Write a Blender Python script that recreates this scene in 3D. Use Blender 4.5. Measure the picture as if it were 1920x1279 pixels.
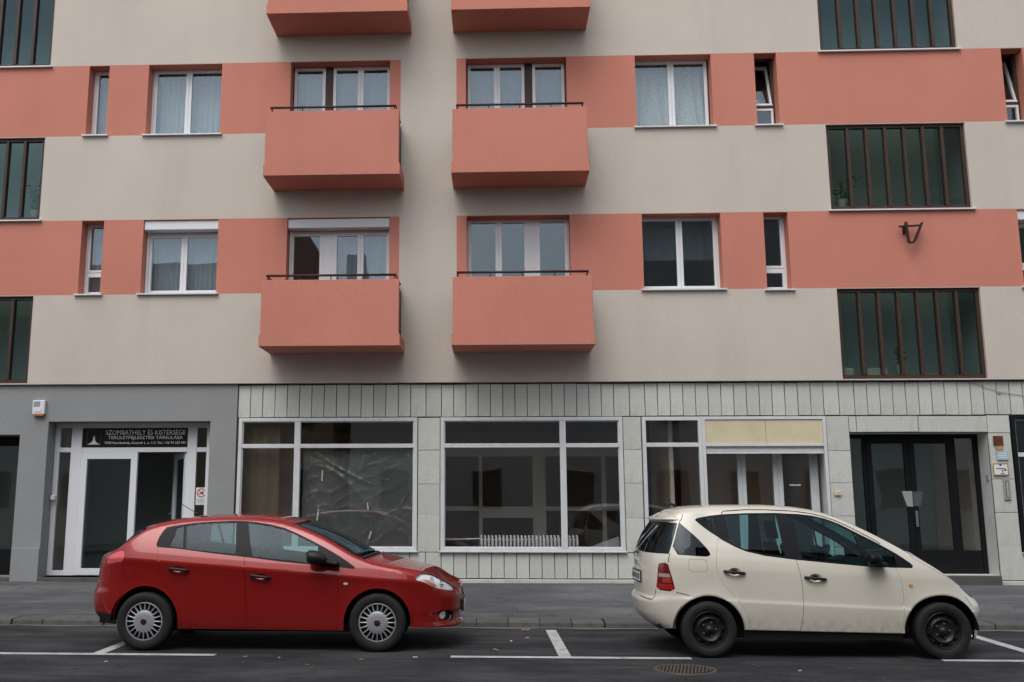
import bpy, bmesh, math, random
from mathutils import Vector, Matrix, noise
from mathutils.geometry import delaunay_2d_cdt
random.seed(11)
R = math.radians
scene = bpy.context.scene
for o in list(bpy.data.objects): bpy.data.objects.remove(o)
col = scene.collection

# ------------------------------------------------------------------ camera, sky, sun, exposure
cd = bpy.data.cameras.new('camera'); cam = bpy.data.objects.new('camera', cd); col.objects.link(cam)
cam.location = (-.995, -16.828, 1.622)
cam.rotation_euler = (R(90 + 9.831), 0, R(2.537))
cd.sensor_width = 36; cd.lens = 34.80; cd.clip_end = 600
cd.shift_x = .0599; cd.shift_y = -.0104          # the photograph is an off-centre crop
scene.camera = cam
scene.render.resolution_x, scene.render.resolution_y = 1024, 682

SUN_EL, SUN_AZ = 58, 200          # high, behind the camera, veiled by cloud
w = bpy.data.worlds.new('World'); scene.world = w; w.use_nodes = True
nt = w.node_tree; bg = nt.nodes['Background']
sky = nt.nodes.new('ShaderNodeTexSky'); sky.sky_type = 'NISHITA'; sky.sun_disc = False
sky.sun_elevation = R(SUN_EL); sky.sun_rotation = R(SUN_AZ)
sky.air_density = 1.0; sky.dust_density = 3.0; sky.ozone_density = 1.0
hs = nt.nodes.new('ShaderNodeHueSaturation'); hs.inputs['Saturation'].default_value = 0.40
nt.links.new(sky.outputs[0], hs.inputs['Color']); nt.links.new(hs.outputs[0], bg.inputs[0])
bg.inputs[1].default_value = 0.15
sd = bpy.data.lights.new('sun', 'SUN'); so = bpy.data.objects.new('sun', sd); col.objects.link(so)
sd.energy = 0.8; sd.angle = R(42); sd.color = (1.0, .965, .92)
el, az = R(SUN_EL), R(SUN_AZ)
dirv = Vector((math.sin(az) * math.cos(el), math.cos(az) * math.cos(el), math.sin(el)))
so.rotation_euler = dirv.to_track_quat('Z', 'Y').to_euler()
so.location = (0, -20, 30)
vs = scene.view_settings
vs.view_transform = 'Standard'; vs.look = 'None'; vs.gamma = 1; vs.use_curve_mapping = False
vs.exposure = 0.40

# ------------------------------------------------------------------ materials
def new_mat(name):
    m = bpy.data.materials.new(name); m.use_nodes = True
    nt = m.node_tree; return m, nt, nt.nodes['Principled BSDF']
def link(nt, a, b): nt.links.new(a, b)
def mat(name, c, rough=.8, var=.0, vscale=1.2, grain=0., gscale=60., bump=0., bscale=120., spec=.35,
        metal=0., coat=0., stain=None, stain_amt=0., stain_scale=(1, 1, .25), rnd=0., coatr=.03):
    m, nt, b = new_mat(name)
    b.inputs['Roughness'].default_value = rough; b.inputs['Metallic'].default_value = metal
    b.inputs['Specular IOR Level'].default_value = spec
    if coat: b.inputs['Coat Weight'].default_value = coat; b.inputs['Coat Roughness'].default_value = coatr
    tc = nt.nodes.new('ShaderNodeTexCoord')
    rgb = nt.nodes.new('ShaderNodeRGB'); rgb.outputs[0].default_value = (*c, 1); out = rgb.outputs[0]
    def mul(out, src, lo, hi, a=.25, bb=.75):
        mr = nt.nodes.new('ShaderNodeMapRange'); mr.inputs[1].default_value = a; mr.inputs[2].default_value = bb
        mr.inputs[3].default_value = lo; mr.inputs[4].default_value = hi
        link(nt, src, mr.inputs[0])
        v = nt.nodes.new('ShaderNodeVectorMath'); v.operation = 'SCALE'
        link(nt, out, v.inputs[0]); link(nt, mr.outputs[0], v.inputs['Scale']); return v.outputs[0]
    def nz(scale, detail=4, r=.6, mapping=None):
        n = nt.nodes.new('ShaderNodeTexNoise'); n.inputs['Scale'].default_value = scale
        n.inputs['Detail'].default_value = detail; n.inputs['Roughness'].default_value = r
        src = tc.outputs['Object']
        if mapping:
            mp = nt.nodes.new('ShaderNodeMapping'); mp.inputs['Scale'].default_value = mapping
            link(nt, src, mp.inputs[0]); src = mp.outputs[0]
        link(nt, src, n.inputs['Vector']); return n.outputs[0]
    if var: out = mul(out, nz(vscale), 1 - var, 1 + var)
    if grain: out = mul(out, nz(gscale, 3, .7), 1 - grain, 1 + grain)
    if rnd:
        oi = nt.nodes.new('ShaderNodeObjectInfo'); out = mul(out, oi.outputs['Random'], 1 - rnd, 1 + rnd, 0, 1)
    if stain:
        s = nz(1.0, 6, .7, stain_scale)
        mr = nt.nodes.new('ShaderNodeMapRange'); mr.inputs[1].default_value = .5; mr.inputs[2].default_value = .78
        mr.inputs[3].default_value = 0; mr.inputs[4].default_value = stain_amt; link(nt, s, mr.inputs[0])
        mx = nt.nodes.new('ShaderNodeMixRGB'); mx.inputs[2].default_value = (*stain, 1)
        link(nt, mr.outputs[0], mx.inputs[0]); link(nt, out, mx.inputs[1]); out = mx.outputs[0]
    link(nt, out, b.inputs['Base Color'])
    if bump:
        bp = nt.nodes.new('ShaderNodeBump'); bp.inputs['Strength'].default_value = bump; bp.inputs['Distance'].default_value = .004
        link(nt, nz(bscale, 3, .7), bp.inputs['Height']); link(nt, bp.outputs[0], b.inputs['Normal'])
    return m
def glass(name, tint=(.93, .96, .95), f0=.075, gloss=(.78, .90, 1), wav=0.):
    m, nt, b = new_mat(name); nt.nodes.remove(b); out = nt.nodes['Material Output']
    tr = nt.nodes.new('ShaderNodeBsdfTransparent'); tr.inputs[0].default_value = (*tint, 1)
    gl = nt.nodes.new('ShaderNodeBsdfGlossy'); gl.inputs[0].default_value = (*gloss, 1); gl.inputs['Roughness'].default_value = .012
    lw = nt.nodes.new('ShaderNodeLayerWeight'); lw.inputs[0].default_value = .5
    p = nt.nodes.new('ShaderNodeMath'); p.operation = 'POWER'; p.inputs[1].default_value = 5; link(nt, lw.outputs['Facing'], p.inputs[0])
    ma = nt.nodes.new('ShaderNodeMath'); ma.operation = 'MULTIPLY_ADD'; ma.inputs[1].default_value = 1 - f0; ma.inputs[2].default_value = f0
    link(nt, p.outputs[0], ma.inputs[0])
    if wav:
        tc = nt.nodes.new('ShaderNodeTexCoord'); n = nt.nodes.new('ShaderNodeTexNoise'); n.inputs['Scale'].default_value = 1.3
        n.inputs['Detail'].default_value = 1; link(nt, tc.outputs['Object'], n.inputs['Vector'])
        bp = nt.nodes.new('ShaderNodeBump'); bp.inputs['Strength'].default_value = wav; bp.inputs['Distance'].default_value = .02
        link(nt, n.outputs[0], bp.inputs['Height']); link(nt, bp.outputs[0], gl.inputs['Normal'])
    mx = nt.nodes.new('ShaderNodeMixShader'); link(nt, ma.outputs[0], mx.inputs[0])
    link(nt, tr.outputs[0], mx.inputs[1]); link(nt, gl.outputs[0], mx.inputs[2]); link(nt, mx.outputs[0], out.inputs[0])
    return m
def veil(name, c, alpha, pattern=None, gloss=0.):
    """thin cloth or film: part of the light passes straight through"""
    m, nt, b = new_mat(name); nt.nodes.remove(b); out = nt.nodes['Material Output']
    tr = nt.nodes.new('ShaderNodeBsdfTransparent'); df = nt.nodes.new('ShaderNodeBsdfDiffuse'); df.inputs[0].default_value = (*c, 1)
    tl = nt.nodes.new('ShaderNodeBsdfTranslucent'); tl.inputs[0].default_value = (*c, 1)
    m1 = nt.nodes.new('ShaderNodeMixShader'); m1.inputs[0].default_value = .3
    link(nt, df.outputs[0], m1.inputs[1]); link(nt, tl.outputs[0], m1.inputs[2]); sh = m1.outputs[0]
    if gloss:
        gl = nt.nodes.new('ShaderNodeBsdfGlossy'); gl.inputs['Roughness'].default_value = .22
        m3 = nt.nodes.new('ShaderNodeMixShader'); m3.inputs[0].default_value = gloss
        link(nt, sh, m3.inputs[1]); link(nt, gl.outputs[0], m3.inputs[2]); sh = m3.outputs[0]
    m2 = nt.nodes.new('ShaderNodeMixShader'); m2.inputs[0].default_value = alpha
    if pattern:
        tc = nt.nodes.new('ShaderNodeTexCoord'); mp = nt.nodes.new('ShaderNodeMapping'); mp.inputs['Scale'].default_value = pattern
        v = nt.nodes.new('ShaderNodeTexVoronoi'); v.inputs['Scale'].default_value = 1
        link(nt, tc.outputs['Object'], mp.inputs[0]); link(nt, mp.outputs[0], v.inputs['Vector'])
        mr = nt.nodes.new('ShaderNodeMapRange'); mr.inputs[1].default_value = .1; mr.inputs[2].default_value = .6
        mr.inputs[3].default_value = min(1, alpha * 1.15); mr.inputs[4].default_value = alpha * .82
        link(nt, v.outputs[0], mr.inputs[0]); link(nt, mr.outputs[0], m2.inputs[0])
    link(nt, tr.outputs[0], m2.inputs[1]); link(nt, sh, m2.inputs[2]); link(nt, m2.outputs[0], out.inputs[0])
    return m

M = {}
M['beige'] = mat('render_beige', (.575, .523, .458), .92, .06, .55, .085, 34, .35, 220, stain=(.36, .32, .29), stain_amt=.22, stain_scale=(1.1, 1, .16), spec=.15)
M['pink'] = mat('render_terracotta', (.565, .228, .168), .92, .06, .6, .085, 34, .35, 220, stain=(.40, .15, .12), stain_amt=.2, stain_scale=(1.1, 1, .2), spec=.15)
M['grey'] = mat('render_grey', (.275, .284, .285), .92, .06, .9, .12, 34, .35, 220, spec=.15)
M['clad'] = mat('cladding_stone', (.545, .560, .515), .72, .10, 3.0, .09, 34, .2, 160, rnd=.07, stain=(.30, .285, .23), stain_amt=.55, stain_scale=(3.5, 3.5, 1.6), spec=.3)
M['joint'] = mat('joint_mortar', (.06, .056, .05), .95, .2, 3)
M['inner'] = mat('room_plaster', (.42, .39, .35), .9)
M['innerdark'] = mat('shop_plaster', (.62, .50, .43), .9, .15, 1)
M['hall'] = mat('unlit_hall_shade', (.20, .23, .22), .8)  # dark colour stands in for the gloom of unlit rooms
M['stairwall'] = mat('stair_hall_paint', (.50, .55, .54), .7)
M['wood_floor'] = mat('room_floor', (.30, .24, .18), .6)
M['white'] = mat('white_pvc', (.72, .74, .76), .38, spec=.45, rnd=.02)
M['whitep'] = mat('white_paint_old', (.62, .64, .65), .5, .05, 5, stain=(.35, .33, .29), stain_amt=.35, stain_scale=(6, 6, 3))
M['sillm'] = mat('sill_metal', (.68, .69, .70), .4, spec=.5)
M['brown'] = mat('brown_steel_paint', (.055, .030, .020), .5, .15, 6)
M['dark'] = mat('black_metal_paint', (.012, .012, .014), .45)
M['rail'] = mat('handrail_paint', (.035, .018, .014), .45)
M['navy'] = mat('dark_door_paint', (.0075, .0085, .0105), .45, spec=.2)
M['glass'] = glass('window_glass', wav=.12)
M['glass_old'] = glass('shop_glass', (.95, .96, .95), .075, wav=.12)
M['glass_stair'] = glass('stair_glass', (.76, .83, .81), .035, (.6, .85, .95), wav=.1)
M['lace'] = veil('lace_curtain', (.66, .74, .83), .72, (70, 70, 38))
M['net'] = veil('net_curtain', (.58, .69, .82), .60)
M['lacewhite'] = veil('lace_curtain_white', (.84, .87, .90), .78, (40, 40, 30))
M['film'] = veil('plastic_film', (.60, .65, .66), .27, None, .16)
M['cream'] = mat('cream_board', (.62, .56, .38), .7, .05, 4, stain=(.40, .33, .2), stain_amt=.4, stain_scale=(5, 5, 3))
def ground_mat(name, c, light, patch=.5, speck=.5, streak=.6, rough=.88):
    """worn bituminous surface: aggregate speckle, drawn-out wear streaks, paler dusty patches, thin cracks"""
    m, nt, b = new_mat(name); b.inputs['Roughness'].default_value = rough; b.inputs['Specular IOR Level'].default_value = .28
    tc = nt.nodes.new('ShaderNodeTexCoord')
    def nz(sc, mapping, det=5, r=.65):
        mp = nt.nodes.new('ShaderNodeMapping'); mp.inputs['Scale'].default_value = mapping; link(nt, tc.outputs['Object'], mp.inputs[0])
        n = nt.nodes.new('ShaderNodeTexNoise'); n.inputs['Scale'].default_value = sc; n.inputs['Detail'].default_value = det; n.inputs['Roughness'].default_value = r
        link(nt, mp.outputs[0], n.inputs['Vector']); return n.outputs[0]
    def rng(src, a, e, lo, hi):
        mr = nt.nodes.new('ShaderNodeMapRange'); mr.inputs[1].default_value = a; mr.inputs[2].default_value = e; mr.inputs[3].default_value = lo; mr.inputs[4].default_value = hi
        link(nt, src, mr.inputs[0]); return mr.outputs[0]
    def mixc(f, A, B):
        mx = nt.nodes.new('ShaderNodeMixRGB'); link(nt, f, mx.inputs[0])
        for k, v in ((1, A), (2, B)):
            if isinstance(v, tuple): mx.inputs[k].default_value = (*v, 1)
            else: link(nt, v, mx.inputs[k])
        return mx.outputs[0]
    def scale(A, f):
        v = nt.nodes.new('ShaderNodeVectorMath'); v.operation = 'SCALE'; link(nt, A, v.inputs[0]); link(nt, f, v.inputs['Scale']); return v.outputs[0]
    o = mixc(rng(nz(1, (.55, 1.5, 1)), .46, .70, 0, patch), c, light)
    o = mixc(rng(nz(1, (.6, 3.5, 1), 6, .75), .50, .74, 0, streak), o, light)
    o = scale(o, rng(nz(1, (.22, .5, 1), 3), .3, .7, .82, 1.18))
    o = scale(o, rng(nz(75, (1, 1, 1), 2, .8), .25, .75, 1 - speck, 1 + speck))
    vo = nt.nodes.new('ShaderNodeTexVoronoi'); vo.feature = 'DISTANCE_TO_EDGE'; vo.inputs['Scale'].default_value = .55
    wn = nt.nodes.new('ShaderNodeVectorMath'); wn.operation = 'ADD'; sc_ = nt.nodes.new('ShaderNodeTexNoise'); sc_.inputs['Scale'].default_value = 2.2; sc_.inputs['Detail'].default_value = 6
    link(nt, tc.outputs['Object'], sc_.inputs['Vector']); link(nt, tc.outputs['Object'], wn.inputs[0]); link(nt, sc_.outputs[1], wn.inputs[1]); link(nt, wn.outputs[0], vo.inputs['Vector'])
    o = scale(o, rng(vo.outputs[0], .002, .010, .55, 1.0))
    fl = nt.nodes.new('ShaderNodeTexVoronoi'); fl.inputs['Scale'].default_value = 3.2; link(nt, tc.outputs['Object'], fl.inputs['Vector'])
    o = mixc(rng(fl.outputs[0], .035, .055, .5, 0), o, (.22, .22, .21))
    link(nt, o, b.inputs['Base Color'])
    bp = nt.nodes.new('ShaderNodeBump'); bp.inputs['Strength'].default_value = .6; bp.inputs['Distance'].default_value = .004
    link(nt, nz(220, (1, 1, 1), 2), bp.inputs['Height']); link(nt, bp.outputs[0], b.inputs['Normal'])
    return m
M['asphalt'] = ground_mat('asphalt', (.0175, .0190, .0230), (.062, .063, .065), .8, .6, .9)
M['pave'] = ground_mat('pavement_asphalt', (.072, .076, .083), (.155, .155, .155), .8, .35, .5)
M['kerb'] = mat('kerb_concrete', (.088, .087, .082), .9, .15, 5, .15, 90, .4, 200, rnd=.12, stain=(.06, .056, .05), stain_amt=.7, stain_scale=(4, 4, 4))
M['dust'] = mat('gutter_dust', (.13, .124, .112), .95, .3, 3, .25, 90)
M['line'] = mat('road_paint', (.42, .43, .43), .75, .14, 4, .15, 110, stain=(.10, .10, .10), stain_amt=.85, stain_scale=(5, 5, 5))
M['iron'] = mat('cast_iron', (.075, .058, .048), .65, .2, 12, spec=.4)
M['ironblack'] = mat('drain_hole', (.008, .008, .008), .9)
M['paper'] = mat('paper_white', (.72, .74, .75), .6)
M['paperblue'] = mat('paper_blue', (.36, .50, .58), .6)
M['red_sign'] = mat('sign_red', (.55, .04, .03), .5)
M['black_sign'] = mat('sign_black', (.012, .014, .014), .25)
M['ink'] = mat('ink_black', (.02, .02, .022), .6)
M['lettering'] = mat('sign_lettering', (.80, .81, .81), .5)
M['emblem'] = mat('sign_emblem_panel', (.07, .07, .065), .4)
M['gold'] = mat('brass_edge', (.50, .24, .04), .4, metal=.2)
M['rust'] = mat('rusty_plate', (.11, .035, .018), .8, .35, 14)
M['rustrun'] = mat('rust_run', (.42, .25, .12), .8, .3, 20)
M['radiator'] = mat('radiator_white', (.66, .68, .68), .4)
M['plastic_grey'] = mat('grey_plastic', (.30, .32, .33), .5)
M['orange_lens'] = mat('orange_lens', (.55, .13, .02), .25)
M['steel'] = mat('brushed_steel', (.45, .46, .47), .35, metal=.9)
M['leaf'] = mat('leaf_green', (.045, .105, .035), .55, .2, 20)
M['flower'] = mat('petal_pink', (.62, .11, .17), .5)
M['redflower'] = mat('petal_red', (.55, .02, .025), .5)
M['pot'] = mat('flower_pot', (.45, .42, .38), .7)
M['dryleaf'] = mat('dry_leaf', (.32, .19, .085), .8, .25, 40)
M['tile'] = mat('roof_tile', (.16, .062, .042), .85, .2, 6)
M['oldwall'] = mat('house_wall_plaster', (.48, .45, .40), .9, .06, .6)
M['earth'] = mat('open_ground', (.09, .09, .085), .95, .2, .2)
# cars
M['red'] = mat('car_paint_red', (.255, .0075, .006), .46, metal=.25, coat=.95, spec=.15, coatr=.006)
M['ivory'] = mat('car_paint_ivory', (.60, .57, .49), .38, coat=.8, spec=.5, coatr=.05, var=.03, vscale=2)

def splash(m, c, z0, z1, amt):
    """dried road splash: speckled, only on the lowest part of the panels"""
    nt = m.node_tree; b = nt.nodes['Principled BSDF']; src = b.inputs['Base Color'].links[0].from_socket
    tc = nt.nodes.new('ShaderNodeTexCoord'); sx = nt.nodes.new('ShaderNodeSeparateXYZ'); link(nt, tc.outputs['Object'], sx.inputs[0])
    g = nt.nodes.new('ShaderNodeMapRange'); g.inputs[1].default_value = z0; g.inputs[2].default_value = z1; g.inputs[3].default_value = 1; g.inputs[4].default_value = 0; link(nt, sx.outputs[2], g.inputs[0])
    n = nt.nodes.new('ShaderNodeTexNoise'); n.inputs['Scale'].default_value = 14; n.inputs['Detail'].default_value = 8; n.inputs['Roughness'].default_value = .75; link(nt, tc.outputs['Object'], n.inputs['Vector'])
    r = nt.nodes.new('ShaderNodeMapRange'); r.inputs[1].default_value = .42; r.inputs[2].default_value = .66; r.inputs[3].default_value = .12; r.inputs[4].default_value = amt; link(nt, n.outputs[0], r.inputs[0])
    mu = nt.nodes.new('ShaderNodeMath'); mu.operation = 'MULTIPLY'; link(nt, g.outputs[0], mu.inputs[0]); link(nt, r.outputs[0], mu.inputs[1])
    mx = nt.nodes.new('ShaderNodeMixRGB'); mx.inputs[2].default_value = (*c, 1); link(nt, mu.outputs[0], mx.inputs[0]); link(nt, src, mx.inputs[1]); link(nt, mx.outputs[0], b.inputs['Base Color'])
splash(M['ivory'], (.16, .135, .10), .22, .52, .65)
splash(M['red'], (.07, .035, .03), .15, .40, .45)
M['blackplastic'] = mat('black_plastic', (.014, .014, .015), .5)
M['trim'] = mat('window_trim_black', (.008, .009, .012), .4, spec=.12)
M['carglass'] = glass('car_glass', (.44, .63, .63), .02, (.7, .85, .95))
M['carglass_dark'] = glass('car_glass_tinted', (.045, .08, .115), .03)
M['rubber'] = mat('tyre_rubber', (.012, .012, .013), .75, .15, 8, bump=.2, bscale=80)
M['cap'] = mat('wheel_cover_silver', (.40, .42, .44), .36, metal=.5)
M['rimblack'] = mat('steel_wheel_black', (.014, .014, .017), .42, .2, 10)
M['well'] = mat('wheel_well', (.006, .006, .006), .95)
M['seat'] = mat('seat_fabric_blue', (.035, .045, .062), .9)
M['seatdark'] = mat('seat_fabric_black', (.014, .014, .016), .9)
M['chrome'] = mat('chrome', (.78, .80, .82), .16, metal=1)
M['reflector'] = mat('lamp_reflector', (.80, .83, .85), .35, spec=.6)
M['lens'] = glass('lamp_lens', (.97, .98, .98), .035)
M['amber'] = mat('amber_lamp', (.70, .26, .03), .3, coat=.6)
M['amberdark'] = mat('amber_lamp_dark', (.30, .045, .012), .25, coat=.8)
M['redlens'] = mat('red_lamp', (.33, .012, .015), .18, coat=1)
M['taillens'] = mat('tail_lamp_pale', (.62, .085, .10), .2, coat=1)
M['redlens2'] = mat('red_lamp_dark', (.13, .006, .007), .18, coat=1)
M['whitelens'] = mat('clear_lamp', (.62, .60, .60), .2, coat=1)
M['plate'] = mat('number_plate', (.62, .64, .66), .4)
M['plateblue'] = mat('plate_blue', (.03, .07, .30), .4)
M['maroon'] = mat('hub_badge', (.045, .010, .010), .35, coat=.5)

# ------------------------------------------------------------------ mesh helpers
class MB:
    def __init__(s): s.v, s.f, s.m = [], [], []
    def add(s, v, f, mi=0):
        b = len(s.v); s.v += [tuple(p) for p in v]; s.f += [tuple(b + i for i in q) for q in f]; s.m += [mi] * len(f); return s
    def box(s, x0, x1, y0, y1, z0, z1, mi=0):
        v = [(x, y, z) for z in (z0, z1) for y in (y0, y1) for x in (x0, x1)]
        return s.add(v, [(0, 2, 3, 1), (4, 5, 7, 6), (0, 1, 5, 4), (2, 6, 7, 3), (0, 4, 6, 2), (1, 3, 7, 5)], mi)
    def quad(s, a, b, c, d, mi=0): return s.add([a, b, c, d], [(0, 1, 2, 3)], mi)
    def frame(s, x0, x1, z0, z1, y0, y1, wd, wb=None, mi=0):
        """picture frame in the xz plane"""
        wb = wd if wb is None else wb
        o = [(x0, z0), (x1, z0), (x1, z1), (x0, z1)]; i = [(x0 + wd, z0 + wb), (x1 - wd, z0 + wb), (x1 - wd, z1 - wd), (x0 + wd, z1 - wd)]
        v = [(x, y0, z) for x, z in o] + [(x, y0, z) for x, z in i] + [(x, y1, z) for x, z in o] + [(x, y1, z) for x, z in i]
        f = []
        for k in range(4):
            n = (k + 1) % 4
            f += [(k, n, 4 + n, 4 + k), (8 + n, 8 + k, 12 + k, 12 + n), (n, k, 8 + k, 8 + n), (4 + k, 4 + n, 12 + n, 12 + k)]
        return s.add(v, f, mi)
    def tube(s, pts, r, n=8, mi=0, cap=True):
        pts = [Vector(p) for p in pts]; rings = []
        for k, p in enumerate(pts):
            t = (pts[min(k + 1, len(pts) - 1)] - pts[max(k - 1, 0)]).normalized()
            a = Vector((0, 0, 1)) if abs(t.z) < .9 else Vector((1, 0, 0))
            u = t.cross(a).normalized(); w_ = t.cross(u)
            rr = r[k] if isinstance(r, (list, tuple)) else r
            rings.append([p + (u * math.cos(2 * math.pi * j / n) + w_ * math.sin(2 * math.pi * j / n)) * rr for j in range(n)])
        v = [q for g in rings for q in g]; f = []
        for k in range(len(pts) - 1):
            for j in range(n):
                j2 = (j + 1) % n; f.append((k * n + j, k * n + j2, (k + 1) * n + j2, (k + 1) * n + j))
        if cap: f += [tuple(range(n))[::-1], tuple(range((len(pts) - 1) * n, len(pts) * n))]
        return s.add(v, f, mi)
    def lathe(s, prof, n=48, axis='y', c=(0, 0, 0), mi=0):
        """prof: (r, a) pairs; revolved about the axis through c"""
        v, f = [], []
        for r, a in prof:
            for j in range(n):
                t = 2 * math.pi * j / n; p, q = r * math.cos(t), r * math.sin(t)
                v.append({'y': (c[0] + p, c[1] + a, c[2] + q), 'z': (c[0] + p, c[1] + q, c[2] + a), 'x': (c[0] + a, c[1] + p, c[2] + q)}[axis])
        for k in range(len(prof) - 1):
            for j in range(n):
                j2 = (j + 1) % n; f.append((k * n + j, (k + 1) * n + j, (k + 1) * n + j2, k * n + j2))
        return s.add(v, f, mi)
    def prism(s, poly, y0, y1, mi=0):
        n = len(poly); v = [(x, y0, z) for x, z in poly] + [(x, y1, z) for x, z in poly]
        f = [tuple(range(n)), tuple(range(2 * n - 1, n - 1, -1))] + [(k, n + k, n + (k + 1) % n, (k + 1) % n) for k in range(n)]
        return s.add(v, f, mi)
    def mesh(s, name, mats, smooth=False, fix=True):
        me = bpy.data.meshes.new(name); me.from_pydata(s.v, [], s.f)
        for m in (mats if isinstance(mats, (list, tuple)) else [mats]): me.materials.append(m)
        for p, mi in zip(me.polygons, s.m): p.material_index = mi
        if fix:
            bm = bmesh.new(); bm.from_mesh(me); bmesh.ops.recalc_face_normals(bm, faces=bm.faces); bm.to_mesh(me); bm.free()
        if smooth:
            me.polygons.foreach_set('use_smooth', [True] * len(me.polygons))
        me.update(); return me
    def build(s, name, mats, parent=None, smooth=False, bevel=0, fix=True, angle=None):
        o = put(name, s.mesh(name, mats, smooth, fix), parent)
        if bevel:
            b = o.modifiers.new('bevel', 'BEVEL'); b.width = bevel; b.segments = 2; b.limit_method = 'ANGLE'
        if angle:
            o.data.set_sharp_from_angle(angle=R(angle))
        return o
def put(name, me, parent=None, loc=(0, 0, 0)):
    o = bpy.data.objects.new(name, me); col.objects.link(o); o.location = loc
    if parent:
        o.parent = parent
        if parent.name in WORLD: o.matrix_parent_inverse = Matrix.Translation(-parent.location)
    return o
WORLD = set()                       # empties whose parts are given in world coordinates
def empty(name, loc=(0, 0, 0), world=True):
    o = bpy.data.objects.new(name, None); col.objects.link(o); o.location = loc; o.empty_display_size = .2
    if world: WORLD.add(o.name)
    return o
def tag(o, label=None, cat=None, group=None, kind=None):
    for k, v in (('label', label), ('category', cat), ('group', group), ('kind', kind)):
        if v: o[k] = v
    return o
def text(s, wd, x, y, z, mat_, parent, name='lettering', h=None, rot=(R(90), 0, 0), align='LEFT', depth=.001):
    cu = bpy.data.curves.new('txt', 'FONT'); cu.body = s; cu.size = 1; cu.extrude = depth * 0
    t = bpy.data.objects.new('txt', cu); col.objects.link(t)
    dg = bpy.context.evaluated_depsgraph_get(); me = bpy.data.meshes.new_from_object(t.evaluated_get(dg))
    bpy.data.objects.remove(t)
    xs = [v.co.x for v in me.vertices]; ys = [v.co.y for v in me.vertices]
    k = wd / (max(xs) - min(xs)); kh = k if h is None else h / (max(ys) - min(ys)); x0, y0 = min(xs), min(ys)
    for v in me.vertices: v.co = ((v.co.x - x0) * k, (v.co.y - y0) * kh, 0)
    me.materials.clear(); me.materials.append(mat_)
    o = put(name, me, parent, (x, y, z)); o.rotation_euler = rot
    sm = o.modifiers.new('thickness', 'SOLIDIFY'); sm.thickness = depth
    return o

# ------------------------------------------------------------------ ground, road, pavement
KY = -3.40                                        # kerb face
def sheet(name, x0, x1, y0, y1, z0, z1, m, parent=None, nx=1, ny=1, wob=0.):
    b = MB(); v = []
    for j in range(ny + 1):
        for i in range(nx + 1):
            x = x0 + (x1 - x0) * i / nx; y = y0 + (y1 - y0) * j / ny; z = z0 + (z1 - z0) * j / ny
            v.append((x, y, z + wob * noise.noise((x * .6, y * .9, 3))))
    f = [(j * (nx + 1) + i, j * (nx + 1) + i + 1, (j + 1) * (nx + 1) + i + 1, (j + 1) * (nx + 1) + i) for j in range(ny) for i in range(nx)]
    b.add(v, f); return b.build(name, m, parent, smooth=True)
tag(sheet('ground', -250, 250, -250, 250, -.06, -.06, M['earth']), kind='structure')
road = sheet('road', -70, 70, -13.4, KY + .06, 0, 0, M['asphalt']); tag(road, kind='structure')
pav = sheet('pavement', -14.5, 14.5, -3.05, .3, .086, .315, M['pave'], None, 90, 24, .006); tag(pav, kind='structure')
pav2 = sheet('pavement', -70, 70, -19, -13.4, .10, .12, M['pave']); tag(pav2, kind='structure')
for x0, x1 in ((-70, -14.5), (14.5, 70)):
    tag(sheet('pavement', x0, x1, KY, .3, .086, .315, M['pave']), kind='structure')
# gutter dust along the kerb foot
b = MB(); n = 150; v = []
for i in range(n + 1):
    x = -14.5 + 29 * i / n
    v += [(x, KY - .10 - .09 * noise.noise((x * 1.7, 0, 0)) - .05 * noise.noise((x * 6, 2, 0)), .0045), (x, KY + .03, .007)]
b.add(v, [(2 * i, 2 * i + 2, 2 * i + 3, 2 * i + 1) for i in range(n)])
tag(b.build('gutter', M['dust']), kind='structure')
# kerb stones
kerb = sheet('kerb', -14.5, 14.5, KY + .03, -3.05, .03, .03, M['joint']); tag(kerb, kind='structure')
km = MB(); L = .405
prof = [(KY, -.02), (KY + .012, .062), (KY + .03, .080), (-3.06, .089), (-3.06, -.02)]
km.add([(-L / 2, y, z) for y, z in prof] + [(L / 2, y, z) for y, z in prof],
       [(0, 1, 2, 3, 4), (9, 8, 7, 6, 5)] + [(k, 5 + k, 5 + (k + 1) % 5, (k + 1) % 5) for k in range(5)])
kme = km.mesh('kerb_stone', M['kerb'])
for i in range(70):
    x = -14.3 + i * .4145
    o = put('kerb_stone', kme, kerb, (x, random.uniform(-.006, .006), random.uniform(-.004, .003)))
    o.rotation_euler = (0, R(random.uniform(-.25, .25)), R(random.uniform(-.3, .3)))
# painted bay lines
def strip(pts, z=.004):
    b = MB(); b.add([(x, y, z) for x, y in pts], [tuple(range(len(pts)))]); return b
def rline(x0, x1, y0, y1, wd):
    return strip([(x0, y0 - wd / 2), (x1, y1 - wd / 2), (x1, y1 + wd / 2), (x0, y0 + wd / 2)])
YL = lambda x: -5.895 - .004 * x
for x0, x1 in ((-14, -4.01), (-1.48, 1.05), (3.63, 14)):
    rline(x0, x1, YL(x0), YL(x1), .125).build('parking_line', M['line'], road)
for xa, xb in ((-.265, -.295), (-5.31, -5.33), (4.80, 4.86)):
    strip([(xa - .066, YL(xa) + .066), (xa + .066, YL(xa) + .066), (xb + .066, -3.62), (xb - .066, -3.62)]).build('bay_divider', M['line'], road)
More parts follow.
